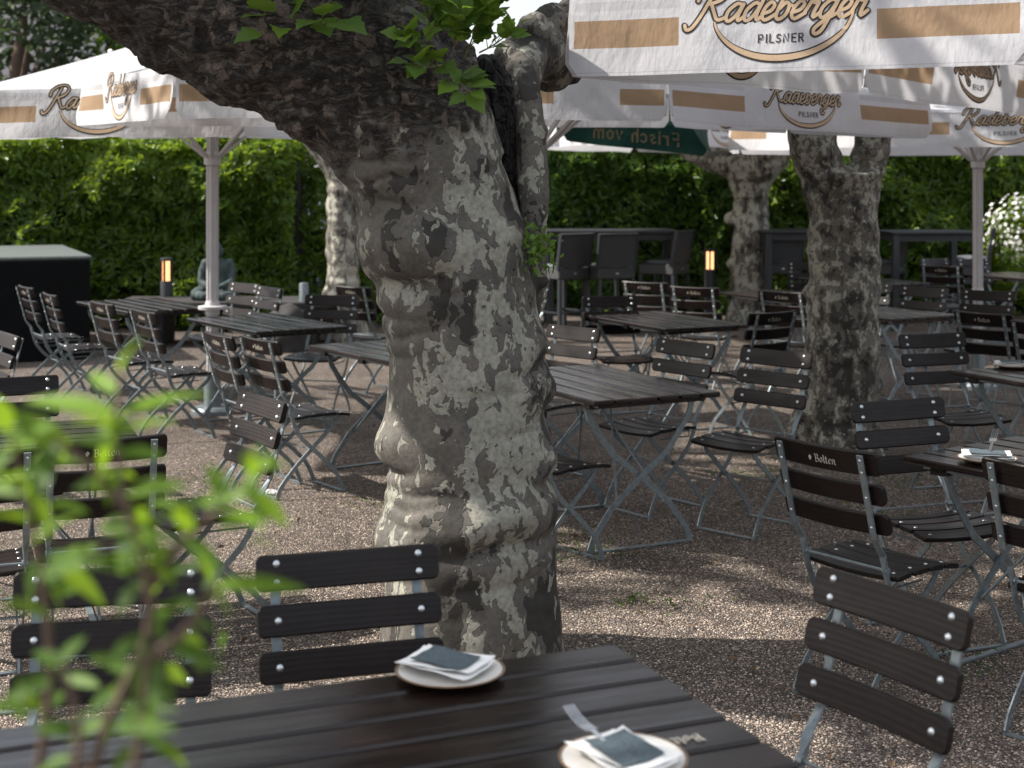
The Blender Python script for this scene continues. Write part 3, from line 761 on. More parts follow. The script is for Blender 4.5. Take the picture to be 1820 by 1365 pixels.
# the slim living branch right of the rotten hollow
mb = MB()
br = [(948, 560, 14, .10), (950, 510, 20, .04), (953, 470, 21, 0), (950, 420, 24, 0), (950, 370, 26, 0), (947, 310, 29, .02), (944, 250, 27, .05), (936, 200, 29, .08), (926, 150, 36, .12), (928, 105, 48, .26), (955, 72, 56, .42), (985, 66, 62, .6), (1010, 60, 66, .75), (1045, 10, 62, .95), (1090, -70, 56, 1.1), (1160, -170, 50, 1.2), (1220, -300, 44, 1.3)]
mb.tube(catmull([TP(x, y, d) for x, y, r, d in br], 3), [TR(v) for v in np.interp(np.linspace(0, len(br) - 1, (len(br) - 1) * 3 + 1), range(len(br)), [b[2] for b in br])], 20)
for x, y, r, d in [(905, 95, 30, .2), (985, 20, 40, .5), (990, 108, 40, .62), (950, 40, 34, .3), (955, 235, 20, .05), (956, 330, 14, .0)]: mb.ball(TP(x, y, d), TR(r))
me = solid(mb, .008, 2); co, no = arr(me)
d = [noise.noise(V(p) * 6) * .008 + noise.noise(V((p[0] * 3, p[1] * 3, p[2] * 30))) * .003 + (max(0, p[2] - 2.13) > 0) * noise.fractal(V(p) * 14, 1, 2, 3) * .012 for p in co]
setco(me, co + no * np.array(d)[:, None])
at = me.attributes.new('burl', 'FLOAT', 'POINT'); at.data.foreach_set('value', (np.clip((co[:, 2] - 2.18) * 1.6, 0, .46)).astype('f'))
me.polygons.foreach_set('use_smooth', [True] * len(me.polygons)); me.materials.clear(); me.materials.append(M['bark_main']); me.transform(inv)
link('branch', me, root)
mb = MB()
hc = [(872, 112, 22), (880, 150, 40), (888, 220, 42), (900, 290, 36), (915, 350, 30), (930, 410, 24), (940, 455, 14)]
mb.tube([TP(x, y, .07) for x, y, r in hc], [TR(r) for x, y, r in hc], 18)
mb.ball(TP(866, 118, .05), TR(30))
me = solid(mb, .008, 1); co, no = arr(me)
d = [-abs(noise.noise(V((p[0] * 16, p[1] * 16, p[2] * 5)))) * .034 - abs(noise.noise(V((p[0] * 9, p[1] * 9, p[2] * 26)))) * .018 + noise.noise(V(p) * 11) * .016 for p in co]
setco(me, co + no * np.array(d)[:, None]); me.materials.clear(); me.materials.append(M['char']); me.transform(inv)
tag(link('hollow_wood', me, root), 'black charred heartwood of the open hollow')

def leaf_cloud(name, pts, nrm, size, mat, parent=None, tint=None, aspect=.36, curl=.25, droop=.0):
    """many folded leaves: two triangles pairs each (base, tip, two sides)"""
    n = len(pts); pts = np.asarray(pts, 'f'); nrm = np.asarray(nrm, 'f')
    size = np.broadcast_to(np.asarray(size, 'f'), (n,)) * rng.uniform(.7, 1.25, n)
    nrm = nrm / (np.linalg.norm(nrm, axis=1, keepdims=True) + 1e-6)
    rd = rng.normal(size=(n, 3)); rd[:, 2] -= droop
    ax = rd - nrm * (rd * nrm).sum(1, keepdims=True); ax /= np.linalg.norm(ax, axis=1, keepdims=True) + 1e-6
    sd = np.cross(nrm, ax); L = size[:, None]; W = L * aspect
    base = pts - ax * L * .5; tip = pts + ax * L * .5 - nrm * L * curl * .5
    m1 = pts - ax * L * .12
    l = m1 + sd * W * .5 + nrm * L * .10; r = m1 - sd * W * .5 + nrm * L * .10
    l2 = pts + ax * L * .22 + sd * W * .36 + nrm * L * .03; r2 = pts + ax * L * .22 - sd * W * .36 + nrm * L * .03
    vs = np.stack([base, l, l2, tip, r2, r], 1).reshape(-1, 3)
    o = (np.arange(n) * 6)[:, None]
    fs = np.concatenate([np.concatenate([o, o + 3, o + 2, o + 1], 1), np.concatenate([o, o + 5, o + 4, o + 3], 1)], 0)
    me = bpy.data.meshes.new(name)
    me.vertices.add(len(vs)); me.vertices.foreach_set('co', vs.astype('f').ravel())
    me.loops.add(fs.size); me.loops.foreach_set('vertex_index', fs.astype('i').ravel())
    me.polygons.add(len(fs)); me.polygons.foreach_set('loop_start', np.arange(len(fs), dtype='i') * 4)
    me.update(calc_edges=True)
    tv = rng.uniform(0, 1, n) if tint is None else np.clip(np.asarray(tint), 0, 1)
    a = me.attributes.new('tint', 'FLOAT', 'POINT'); a.data.foreach_set('value', np.repeat(tv, 6).astype('f'))
    me.materials.append(mat); return link(name, me, parent)

def small_tree(label, base, prof, limbs, mat, bumps=(), voxel=.016, crown=None):
    """prof rows: (row of the photo, left, right); limbs: list of [(col,row,radius)]"""
    s = (base - YH) / H; Y = F / s
    def tp(x, y, dy=0.0): return Vector(((x - 910) / s, Y + dy, H - (y - YH) / s))
    c = tp((prof[0][1] + prof[0][2]) / 2, base)
    rt = empty('plane_tree', (c.x, Y, 0)); tag(rt, label, 'tree', 'pollarded plane trees')
    mb = MB(); mb.tube([tp((l + r) / 2, y) for y, l, r in prof], [(r - l) / 2 / s for y, l, r in prof], 20)
    for lb in limbs: mb.tube([tp(q[0], q[1], q[3] if len(q) > 3 else 0) for q in lb], [q[2] / s for q in lb], 16)
    for x, y, r, dy in bumps: mb.ball(tp(x, y, dy), r / s)
    for a in range(6):
        t = a * 1.05 + .2; dd = Vector((math.cos(t), math.sin(t), 0)); rr = (prof[0][2] - prof[0][1]) / 2 / s
        mb.tube([c + dd * rr * .55 + V((0, 0, .3)), c + dd * rr * .85 + V((0, 0, .1)), c + dd * rr * 1.1 + V((0, 0, -.06))], [rr * .4, rr * .4, rr * .35], 8)
    me = solid(mb, voxel, 4); co, no = arr(me)
    d = [noise.noise(V(p) * 5) * .018 + noise.noise(V((p[0] * 1.5, p[1] * 1.5, p[2] * 13))) * .018 + noise.noise(V(p) * 13) * .007 for p in co]
    setco(me, co + no * np.array(d)[:, None]); me.polygons.foreach_set('use_smooth', [True] * len(me.polygons))
    me.materials.clear(); me.materials.append(mat); me.transform(Matrix.Translation(-Vector(rt.location)))
    link('trunk', me, rt); return rt, tp
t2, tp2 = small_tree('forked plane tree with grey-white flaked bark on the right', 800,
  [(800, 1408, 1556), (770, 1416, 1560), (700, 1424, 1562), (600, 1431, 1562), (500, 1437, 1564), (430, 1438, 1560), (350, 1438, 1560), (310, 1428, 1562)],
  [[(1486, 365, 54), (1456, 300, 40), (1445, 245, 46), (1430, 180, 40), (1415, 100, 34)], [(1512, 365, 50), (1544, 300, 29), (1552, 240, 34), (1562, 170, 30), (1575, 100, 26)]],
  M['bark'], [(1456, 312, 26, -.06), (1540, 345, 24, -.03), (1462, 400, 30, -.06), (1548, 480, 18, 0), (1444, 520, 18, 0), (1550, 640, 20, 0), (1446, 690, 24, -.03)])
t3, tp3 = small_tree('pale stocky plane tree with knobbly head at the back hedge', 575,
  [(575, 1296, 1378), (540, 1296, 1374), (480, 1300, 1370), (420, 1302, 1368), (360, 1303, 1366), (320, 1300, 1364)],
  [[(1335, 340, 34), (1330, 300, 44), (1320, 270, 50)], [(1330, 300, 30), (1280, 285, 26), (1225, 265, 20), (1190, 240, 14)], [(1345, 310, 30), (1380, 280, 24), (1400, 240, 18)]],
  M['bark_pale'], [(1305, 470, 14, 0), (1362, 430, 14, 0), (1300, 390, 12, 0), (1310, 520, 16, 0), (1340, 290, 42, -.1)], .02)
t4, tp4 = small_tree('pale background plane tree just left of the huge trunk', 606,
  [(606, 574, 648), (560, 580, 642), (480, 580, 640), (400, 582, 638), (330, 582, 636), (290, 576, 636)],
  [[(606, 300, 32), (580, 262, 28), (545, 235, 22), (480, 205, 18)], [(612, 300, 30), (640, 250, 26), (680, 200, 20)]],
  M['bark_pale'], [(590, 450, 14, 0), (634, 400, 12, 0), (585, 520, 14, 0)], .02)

# leafy crowns above the frame: they throw the dappled shade
def crown(root, c, rad, n, lump, mat='plane_leaf', name='crown', size=.15, seed=1, thr=0.0, fold=.5):
    pts = []
    while len(pts) < n:
        p = rng.uniform(-1, 1, 3)
        if (p * p).sum() > 1: continue
        w = Vector((c[0] + p[0] * rad[0], c[1] + p[1] * rad[1], c[2] + p[2] * rad[2]))
        if -6.0 < w.x < -3.3 and 5.0 < w.y < 6.3: continue     # a gap that lets the sun reach the trunk
        if noise.noise(Vector((w.x * lump + seed, w.y * lump, w.z * lump * .8))) < thr: continue
        pts.append(w)
    nr = rng.normal(size=(n, 3)); nr[:, 2] = np.abs(nr[:, 2]) + .6
    o = leaf_cloud(name, np.array([tuple(p) for p in pts]) - np.array(root.location), nr, size, M[mat], root, aspect=.75, droop=.4)
    return o
crown(root, (-2.6, 6.9, 4.7), (3.2, 3.4, .9), 1250, .95, seed=3, thr=.06, size=.19)
crown(root, (-4.7, 3.2, 4.2), (2.1, 1.15, .5), 900, .9, seed=5, thr=-.12, size=.19)  # extra clump added out of view to shade the near table
crown(root, (-2.9, 3.45, 4.25), (.95, .75, .4), 300, .9, seed=4, thr=-.2, size=.19)  # unseen clump added to shade the nearest right-hand chair
crown(root, (-2.9, 5.5, 4.35), (.9, .9, .45), 330, .9, seed=6, thr=-.2, size=.19)  # unseen clump added to keep sun off the upper trunk
crown(root, (-.8, 8.5, 4.3), (1.4, .8, .4), 430, .9, seed=7, thr=-.25, size=.19)  # unseen clump added to shade the middle parasol's valance
crown(t2, (1.6, 10.3, 4.5), (1.9, 1.6, .6), 380, .9, seed=8, thr=.0, size=.19)
crown(t4, (-2.6, 15.0, 5.0), (1.6, 1.4, .6), 260, .9, seed=12, thr=.03, size=.2)
crown(t3, (2.2, 17.6, 5.0), (2.0, 1.2, .6), 240, .9, seed=15, thr=.03, size=.2)
for rt, stems in ((root, [(TP(300, -92), (-3.6, 6.6, 4.6)), (TP(150, -150), (-4.6, 7.6, 4.6)), (TP(0, -190), (-2.2, 8.4, 4.6)), (TP(440, -60), (-1.6, 5.6, 4.6)), (TP(560, -20), (-1.2, 7.8, 4.8)), (TP(0, -190), (-4.6, 3.4, 4.1)), (TP(300, -92), (-2.9, 5.4, 4.3)), (TP(300, -92), (-2.9, 3.6, 4.2)), (TP(600, -20), (-.8, 8.4, 4.25))]),
                  (t2, [(tp2(1415, 100), (1.0, 10.6, 4.5)), (tp2(1575, 100), (2.6, 10.2, 4.5))]), (t3, [(tp3(1190, 240), (1.2, 17.4, 5)), (tp3(1400, 240), (3.4, 17.6, 5))]),
                  (t4, [(tp4(480, 205), (-3.2, 15.2, 5)), (tp4(680, 200), (-2.2, 15.4, 5))])):
    for a, b in stems:
        a = Vector(a) - Vector(rt.location); b = Vector(b) - Vector(rt.location)
        mid = a.lerp(b, .5) + Vector((.1, -.1, .35)); m = MB()
        m.tube(catmull([a, mid, b], 5), list(np.linspace(.07, .012, 11)), 8); m.build('branch', M['twig'], rt, True)

# plane-leaf sprouts on the trunk
def lobed(mb, c, ax, nr, L, cup=.12):
    ax = Vector(ax).normalized(); nr = (Vector(nr) - ax * Vector(nr).dot(ax)).normalized(); sd = ax.cross(nr)
    out = [(0, 0), (.03, .15), (.12, .30), (.30, .36), (.38, .44), (.50, .31), (.62, .30), (.70, .20), (.80, .14), (1.0, 0)]
    prof = [(a, b) for a, b in out]
    c = Vector(c)
    def pt(a, b, s): return c + ax * (a * L) + sd * (s * b * L) + nr * (L * (cup * b * 1.4 - .28 * a * a + .03 * math.sin(a * 14 + b * 9)))
    mid = [c + ax * (a * L) + nr * (L * -.28 * a * a) for a in (0, .15, .32, .5, .66, .82, 1.0)]
    for s in (1, -1):
        rim = [pt(a, b, s) for a, b in prof[1:-1]]
        vs = mid + rim; o = 7
        fs = [(0, 1, o), (o, 1, o + 1), (1, 2, o + 2, o + 1), (2, 3, o + 3, o + 2), (3, o + 5, o + 4, o + 3), (3, 4, o + 6, o + 5), (4, 5, o + 7, o + 6), (5, 6, o + 7)]
        mb.add(vs, fs if s > 0 else [f[::-1] for f in fs])
def sprout(name, spots, label, parent):
    lf = MB(); tw = MB(); tints = []
    for (px_, py_, sx, sy, n, L) in spots:
        b = TP(px_, py_, -.30 if py_ > -20 else -.25)
        dr = Vector((sx, -.35, sy)).normalized()
        stem = [b + dr * (.16 * k / 4) * (L / .1) + Vector((0, 0, .006 * k * k * .3)) for k in range(5)]
        tw.tube(stem, [.0035, .003, .0027, .0022, .0016], 5)
        for i in range(n):
            k = stem[min(4, 1 + int(i * 4 / n))]; a = i * 2.4 + random.random()
            ax = (dr * .7 + Vector((math.cos(a) * .85, random.uniform(-.8, .1), math.sin(a) * .6 + .5))).normalized()
            nv = Vector((random.uniform(-.4, .4), random.uniform(-.9, -.1), random.uniform(.3, 1)))
            ll = L * random.uniform(.65, 1.2); f0 = len(lf.v)
            tw.tube([k, k + ax * ll * .35], [.0016, .0012], 4)
            lobed(lf, k + ax * ll * .33, ax, nv, ll); tints += [random.choice([.05, .2, .35, .6, .9])] * (len(lf.v) - f0)
    o = lf.build(name, M['plane_leaf'], parent, True, 0)
    a = o.data.attributes.new('tint', 'FLOAT', 'POINT'); a.data.foreach_set('value', tints)
    o.matrix_parent_inverse = Matrix.Translation(-Vector(parent.location))
    t = tw.build('sprout_stem', M['greentwig'], o, True, 0)
    if label: o['label'] = label
sprout('leaf_sprout', [(x + 30, y - 14, a * .9, b + .18, n + 5, L * .80) for x, y, a, b, n, L in [(800, 130, .3, .4, 7, .14), (765, 140, -.3, -.3, 6, .12), (805, 95, .6, .5, 7, .15), (735, 60, -.2, .7, 7, .15), (770, 30, .3, .9, 7, .15), (700, 40, -.4, .5, 6, .13), (825, 120, .8, .1, 5, .11), (775, 150, .3, -.6, 6, .12), (825, 60, .7, .6, 6, .15), (755, 100, -.2, .2, 7, .14), (800, 60, .0, .4, 7, .15), (750, 110, -.3, -.2, 6, .12), (780, 110, .1, .0, 6, .13), (790, 20, .2, .9, 7, .15)]], 'large green leaf sprout in the fork of the trunk', root)
sprout('leaf_sprout', [(560, 10, -.2, .5, 7, .16), (600, 20, .4, .1, 7, .15), (610, -30, .2, .8, 6, .16), (520, -10, -.2, .5, 6, .13), (590, 0, .1, .4, 7, .14), (630, 0, -.1, .3, 6, .13), (640, 20, .4, .3, 6, .15), (545, 35, -.2, -.3, 5, .12), (580, 30, .1, -.2, 6, .14)], 'green leaf sprout on top of the bending limb', root)
# small bushy sprig beside the slim branch
pts = []
for i in range(150):
    c = TP(958 + random.gauss(0, 13), 438 + random.gauss(0, 20), -.16 + random.gauss(0, .04)); pts.append(tuple(c - Vector(root.location)))
nr = rng.normal(size=(150, 3)); nr[:, 1] -= .8; nr[:, 2] += .6
leaf_cloud('leaf_sprig', pts, nr, .032, M['hedge_d'], root, rng.uniform(.3, 1, 150), .45)
# ------------------------------------------------------------------ parasols
def ellipse_arc(cx, cy, rx, ry, a0, a1, n=40, slant=0.0):
    out = []
    for i in range(n + 1):
        a = R(a0 + (a1 - a0) * i / n); y = cy + ry * math.sin(a)
        out.append((cx + rx * math.cos(a) + slant * y, y))
    return out
def logo(mb_dark, mb_tan, mb_dark2, xfm, tw_=.2):
    """script word with an oval swing under it; xfm(x, y, off, side) with x, y in em; printed through the cloth"""
    st, wd = layout('Radeberger', SCRIPT, -.02)
    cx = wd / 2; sl = .28
    strokes = [catmull([(x + sl * y - cx, y, 0) for x, y in s], 5) for s in st]
    oval = ellipse_arc(.35, .55, wd * .40, 2.75, 192, 362, 44, .10)
    tp = lambda t: .30 + 1.0 * math.sin(math.pi * min(1, max(0, t)) ** .9)
    for side in (1, -1):
        k = 0
        def fd(x, y, kk): return xfm(x, y, .0012 + kk * 1.2e-6, side)
        def ft(x, y, kk): return xfm(x + .03, y + .02, .0024 + kk * 1.2e-6, side)
        def fm(x, y, kk): return xfm(x, y, .0018 + kk * 1.2e-6, side)
        for s in strokes:
            ribbon(mb_dark, s, .40, fd, k); ribbon(mb_tan, s, tw_, ft, k); k += len(s) * .04 + 6
        ribbon(mb_dark, oval, .42, fd, k, tp); ribbon(mb_tan, oval, .26, ft, k, tp)
        ps, pw = layout('PILSNER', BLOCK, .12)
        e = .46
        for s in ps:
            ribbon(mb_dark2, [((x - pw / 2) * e + .35, y * e - 1.28) for x, y in s], .085, fm, k); k += 3
def simple_text(word, em, xf_, mb, w=.17):
    st, wd = layout(word, BLOCK, .1); k = 0
    for s in st:
        ribbon(mb, s, w, lambda x, y, kk: xf_((x - wd / 2) * em, y * em, kk), k); k += 4
def parasol(label, corners, vh, peak, pole_r, panels, fabric=None, valm=None, text=None, group='printed white parasols', logos=None, flange=True, sag=.03, pole_to=0.0, amp=.012, lk=None):
    """corners: bottom corners of the valance, counted round; panels: cloth panels per side"""
    pk = Vector(peak); root = empty('parasol', (pk.x, pk.y, 0)); tag(root, label, 'parasol', group)
    off = Vector(root.location); n = len(corners); C = [Vector(c) for c in corners]
    top = [c + Vector((0, 0, vh)) for c in C]
    cen = sum(C, Vector()) / n
    canopy = MB()
    NS, NR = 10, 9
    for i in range(n):
        a, b = top[i], top[(i + 1) % n]; grid = []
        for r in range(NR + 1):
            t = r / NR; row = []
            for s in range(NS + 1):
                e = a.lerp(b, s / NS); p = e.lerp(pk, t)
                p = p - Vector((0, 0, sag * math.sin(math.pi * s / NS) * (1 - t) + sag * .7 * math.sin(math.pi * t)))
                row.append(p - off)
            grid.append(row)
        canopy.add([p for r_ in grid for p in r_], [(r * (NS + 1) + s, r * (NS + 1) + s + 1, (r + 1) * (NS + 1) + s + 1, (r + 1) * (NS + 1) + s) for r in range(NR) for s in range(NS)])
    cv = canopy.build('canopy', fabric or M['fabric'], root, True, 35)
    rb = MB()
    for t_ in top:
        d = (pk - t_); rb.bar([t_ - off - Vector((0, 0, .03)) + d * .02, pk - off - Vector((0, 0, .06))], Vector((d.y, -d.x, 0)), .022, .03)
    rb.build('rib', M['pole'], root)
    cnt = 0
    for i in range(n):
        A, B = C[i], C[(i + 1) % n]
        npan = panels[i] if isinstance(panels, (list, tuple)) else panels
        if npan == 0: continue
        for q in range(npan):
            a, b = A.lerp(B, q / npan), A.lerp(B, (q + 1) / npan); L = (b - a).length; u0 = (b - a).normalized()
            nrm = Vector((u0.y, -u0.x, 0)).normalized()
            if nrm.dot(a.lerp(b, .5) - cen) < 0: nrm = -nrm
            ph = random.random() * 9; flip = Vector((u0.y, -u0.x, 0)).dot(nrm) < 0
            def W(u, v, o=0.0, a=a, b=b, L=L, nrm=nrm, ph=ph):
                f = max(0.0, 1 - v) ** 1.2
                w = amp * f * (math.sin(u * L * 4.2 + ph) + .6 * math.sin(u * L * 9.5 + ph * 2)) + .022 * f + noise.noise(Vector((u * L * 3 + ph, v * 1.5, ph))) * .018 * (1 - v * .6) + (noise.noise(Vector((u * L * 9 + ph + v * 3, v * 4, ph))) * .007 - .010 * max(0, 1 - abs(noise.noise(Vector((u * L * 2.2 + ph, 3.3, 0))) * 9 + (v - .5) * .8))) * (1 - abs(2 * v - 1))
                sg = (1 - v) * .012 * noise.noise(Vector((u * L * 1.4 + ph, 7, 0)))
                return a.lerp(b, u) + Vector((0, 0, v * vh + sg)) + nrm * (w + o) - off
            NX, NY = 44, 10; mb = MB(); uvs = []; r_ = .05
            e0 = .006 / L
            for j in range(NY + 1):
                for x in range(NX + 1):
                    u = x / NX; d = min(u, 1 - u) * L
                    vm = 0 if d >= r_ else (r_ - math.sqrt(max(0, r_ * r_ - (r_ - d) ** 2))) / vh
                    v = vm + (1 - vm) * j / NY; uu = e0 + u * (1 - 2 * e0)
                    mb.v.append(tuple(W(uu, v))); uvs.append(((1 - u) if flip else u, v))
            mb.f = [(j * (NX + 1) + x, j * (NX + 1) + x + 1, (j + 1) * (NX + 1) + x + 1, (j + 1) * (NX + 1) + x) for j in range(NY) for x in range(NX)]; mb.m = [0] * len(mb.f)
            o = mb.build('valance', valm or M['valance'], root, True, 0)
            ul = o.data.uv_layers.new(name='UV')
            for lp in o.data.loops: ul.data[lp.index].uv = uvs[lp.vertex_index]
            if logos is None or (i, q) in logos:
                if text:
                    tm = MB(); em = vh * .42
                    def tx_(x, y, k, W=W, L=L, flip=flip):
                        u = .5 + (-x if flip else x) / L; return W(u, .24 + y / vh, .002 + k * 1e-6)
                    def tx2(x, y, k, W=W, L=L, flip=flip):
                        u = .5 + (-x if flip else x) / L; return W(u, .24 + y / vh, -.002 - k * 1e-6)
                    simple_text(text, em, tx_, tm); simple_text(text, em, tx2, tm); tm.build('lettering', M['letter_dim'], o)
                else:
                    d1, t1, d2 = MB(), MB(), MB(); em = min(L * .0415, vh * .22) * (lk or 1)
                    def xfm(x, y, f, side, W=W, L=L, flip=flip, em=em):
                        xx = -x * em if flip else x * em
                        return W(.483 + xx / L if not flip else .517 + xx / L, .585 + y * em / vh, side * f)
                    logo(d1, t1, d2, xfm, .2 if lk else .13)
                    lo = d1.build('lettering', M['letter_dark'], o); t1.build('lettering', M['letter_tan'], o); d2.build('lettering', M['letter_dark'], o)
            cnt += 1
    pl = MB(); zt = pk.z - .04
    if pole_r > 0:
        pl.lathe([(pole_r, pole_to), (pole_r, zt)], 20)
        if pole_r > .03:
            for k in range(8):
                a = k * math.pi / 4; pl.box((math.cos(a) * pole_r, math.sin(a) * pole_r, (pole_to + zt) / 2), (.012, .010, zt - pole_to - .02), rot=Matrix.Rotation(a, 3, 'Z'))
        pl.build('pole', M['pole'], root, True, 40)
        zh = min(c.z for c in C) - .09
        if pole_r > .03:
            hb = MB(); hb.lathe([(pole_r, zh - .05), (pole_r * 1.55, zh - .045), (pole_r * 1.6, zh + .03), (pole_r * 1.2, zh + .05), (pole_r, zh + .06)], 20)
            hb.build('hub', M['pole'], root, True, 40)
            sb = MB()
            for k in range(8):
                a = k * math.pi / 4 + .2; d = Vector((math.cos(a), math.sin(a), 0))
                sb.bar([d * pole_r * 1.3 + Vector((0, 0, zh + .01)), d * .55 + Vector((0, 0, zh + .42)), d * 1.0 + Vector((0, 0, min(zh + .75, pk.z - .25)))], Vector((-d.y, d.x, 0)), .028, .022)
            sb.build('strut', M['pole'], root)
        if flange:
            fz = .80; fb = MB(); fb.lathe([(pole_r, fz - .06), (pole_r * 1.3, fz - .05), (pole_r * 1.35, fz - .012), (pole_r * 2.6, fz - .01), (pole_r * 2.65, fz + .012), (pole_r * 1.4, fz + .018), (pole_r * 1.2, fz + .05), (pole_r, fz + .055)], 24)
            fb.tube([(pole_r * 2.2, 0, fz - .005), (pole_r * 3.4, 0, fz + .0), (pole_r * 3.5, 0, fz - .07)], .012, 6)
            fb.build('collar', M['pole'], root, True, 40)
            bs = MB(); bs.lathe([(.0, .0), (.16, .0), (.16, .03), (.14, .05), (pole_r * 1.6, .055), (pole_r * 1.5, .3), (pole_r, .31)], 24); bs.build('base', M['steel'], root, True, 40)
    return root
def Zc(px, py, Y): p = Q(px, py, Y); return (p.x, p.y, p.z)
# near right parasol
a0 = Vector(Zc(1012, 138, 5.82)); b0 = a0 + Vector((3.44 * .906, -3.44 * .4226, -.012)); d0 = Vector(Zc(1888, 212, 9.9)); mid = Vector(Zc(1540, 167, 7.75))
a0b = a0 + Vector((.02, .02, 0))
parasol('large printed white parasol filling the upper right corner, nearest of all', [a0, b0, b0 + Vector((1.9, 1.9, 0)), d0 + Vector((1.9, -.2, 0)), d0, mid], .33, (3.9, 7.0, 3.25), .05, [2, 1, 1, 1, 1, 1], flange=False, amp=.009, lk=.92)
# the one behind it, in front of the forked tree
parasol('shaded white parasol in the middle, hung in front of the forked tree', [Zc(912, 212, 7.95), Zc(1186, 217, 7.83), Zc(1654, 247, 9.0), (1.72, 9.25, 2.06), (1.2, 11.2, 2.165), (-.3, 11.2, 2.17), (-.62, 9.6, 2.10)], .26, (.12, 9.6, 2.72), .045, 1, flange=False, logos={(1, 0), (3, 0)}, amp=.007)
# near left parasol with the squeezed word
parasol('white parasol with steep foreshortened print right under the big limb', [Zc(311, 211, 7.2), Zc(143, 224, 8.6), (-.45, 8.85, 2.09), (-.08, 7.75, 2.09), (-.3, 6.95, 2.07)], .255, (-.6, 7.9, 2.72), .045, 1, flange=False, logos={(0, 0), (4, 0)})
# left parasol on the thick pole
parasol('wide white parasol on the thick pole at the upper left', [Zc(-62, 248, 9.05), Zc(432, 241, 8.79), (-1.2, 11.8, 2.10), (-3.35, 12.4, 2.12)], .30, (-2.27, 11.17, 2.98), .041, 1, logos={(0, 0)})
# right far parasol with slim pole
cx, cy = 3.95, 12.5; oc = []
for k in range(8):
    a = R(-90 - 12 + 22.5 + 45 * k); oc.append((cx + 2.2 * math.cos(a), cy + 2.2 * math.sin(a), 2.005))
parasol('far white parasol on the slim pole at the right', oc, .27, (cx, cy, 2.95), .037, 1, logos={(7, 0), (0, 0), (4, 0)})
parasol('farthest pale parasol in front of the back hedge, over the stocky tree', [(1.17, 13.2, 2.10), (2.95, 15.2, 2.05), (4.3, 17.2, 2.09), (3.9, 19.0, 2.1), (1.6, 19.2, 2.12), (0, 17, 2.12)], .27, (3.04, 18.7, 2.8), .02, 1, logos={(0, 0)}, flange=False)
parasol('dark green parasol showing mirrored pale lettering from inside', [Zc(1000, 249, 12.5), Zc(1258, 279, 12.5), (1.3, 11.65, 2.34), (.3, 11.75, 2.36)], .25, (.08, 12.1, 2.72), .03, 1, M['green_fabric'], M['green_fabric'], 'Frisch vom', 'green parasols', {(0, 0)}, False)

# ------------------------------------------------------------------ hedges and trees behind
def hedge(label, x0, x1, y0, depth, ztop, n, mat, size, seed, tip=.5, lump=.42, core=True):
    c = Vector(((x0 + x1) / 2, y0 + depth / 2, 0)); root = empty('hedge', c); tag(root, label, 'hedge', 'clipped laurel hedges')
    def top(x): return ztop + .16 * noise.noise(Vector((x * 1.1, seed, 0))) + .09 * noise.noise(Vector((x * 3.3, seed, 4)))
    xs = rng.uniform(x0, x1, n); face = rng.uniform(0, 1, n)
    pts = np.zeros((n, 3)); nr = np.zeros((n, 3)); tint = np.zeros(n)
    for i in range(n):
        x = xs[i]; t = top(x)
        if face[i] < .76:                 # front
            z = (rng.uniform(0, 1) ** .8) * t
            b = lump * noise.noise(Vector((x * 1.25, z * 1.4, seed))) - .18 * noise.noise(Vector((x * 4.5, z * 4.5, seed + 5)))
            y = y0 + min(.10, b - .06) + abs(rng.normal()) * .07 + max(0, z - t + .35) ** 2 * .9
            nn = (rng.normal() * .5, -.75 + rng.normal() * .5, .45 + rng.normal() * .5)
        else:                             # top
            y = y0 + rng.uniform(0, 1) * depth; z = t + rng.normal() * .07 + .10 * noise.noise(Vector((x * 4, y * 4, seed)))
            nn = (rng.normal() * .5, rng.normal() * .5 - .2, 1)
        pts[i] = (x, y, max(.03, z)); nr[i] = nn
        tint[i] = rng.uniform(0, .55) + tip * max(0, (z - t + .45) / .45) * rng.uniform(.3, 1.1) + .25 * max(0, noise.noise(Vector((x * 2, z * 2, seed + 9))))
    leaf_cloud('foliage', pts - np.array(c), nr, size, M[mat], root, tint, .38)
    mb = MB(); m = 24
    for k in range(m if core else 0):
        xa = x0 + (x1 - x0) * k / m; xb = x0 + (x1 - x0) * (k + 1) / m; zz = top((xa + xb) / 2) - .22
        mb.box((xa / 2 + xb / 2 - c.x, .16, zz / 2), ((x1 - x0) / m - .004, depth - .2, zz))  # solid dark boxes added behind the leaves to block light
    if not core:
        for k in range(7): mb.tube([((x1 - x0) * (k / 6 - .5) * .8, 0, 0), ((x1 - x0) * (k / 6 - .5) * .85, -.1, 1.0), ((x1 - x0) * (k / 6 - .5), 0, ztop)], [.03, .02, .006], 6)
    mb.build('dark_core_and_twigs', M['hedge_core'], root); return root
hedge('bright laurel hedge behind the left tables and the stone figure', -7.6, -2.55, 17.3, 1.1, 2.22, 17000, 'hedge_l', .125, 3, .55)
hedge('short laurel hedge bush left of the pale background trunk', -2.75, -1.3, 17.8, .7, 2.1, 3300, 'hedge_l', .125, 21, .7, core=False)
hedge('deep green laurel hedge behind the bar stools', -1.4, 3.25, 19.4, 1.2, 2.38, 13000, 'hedge_d', .125, 6, .25)
hedge('laurel hedge behind the forked tree and the slim pole', 3.3, 8.4, 19.3, 1.2, 2.42, 15000, 'hedge_l', .125, 9, .35)
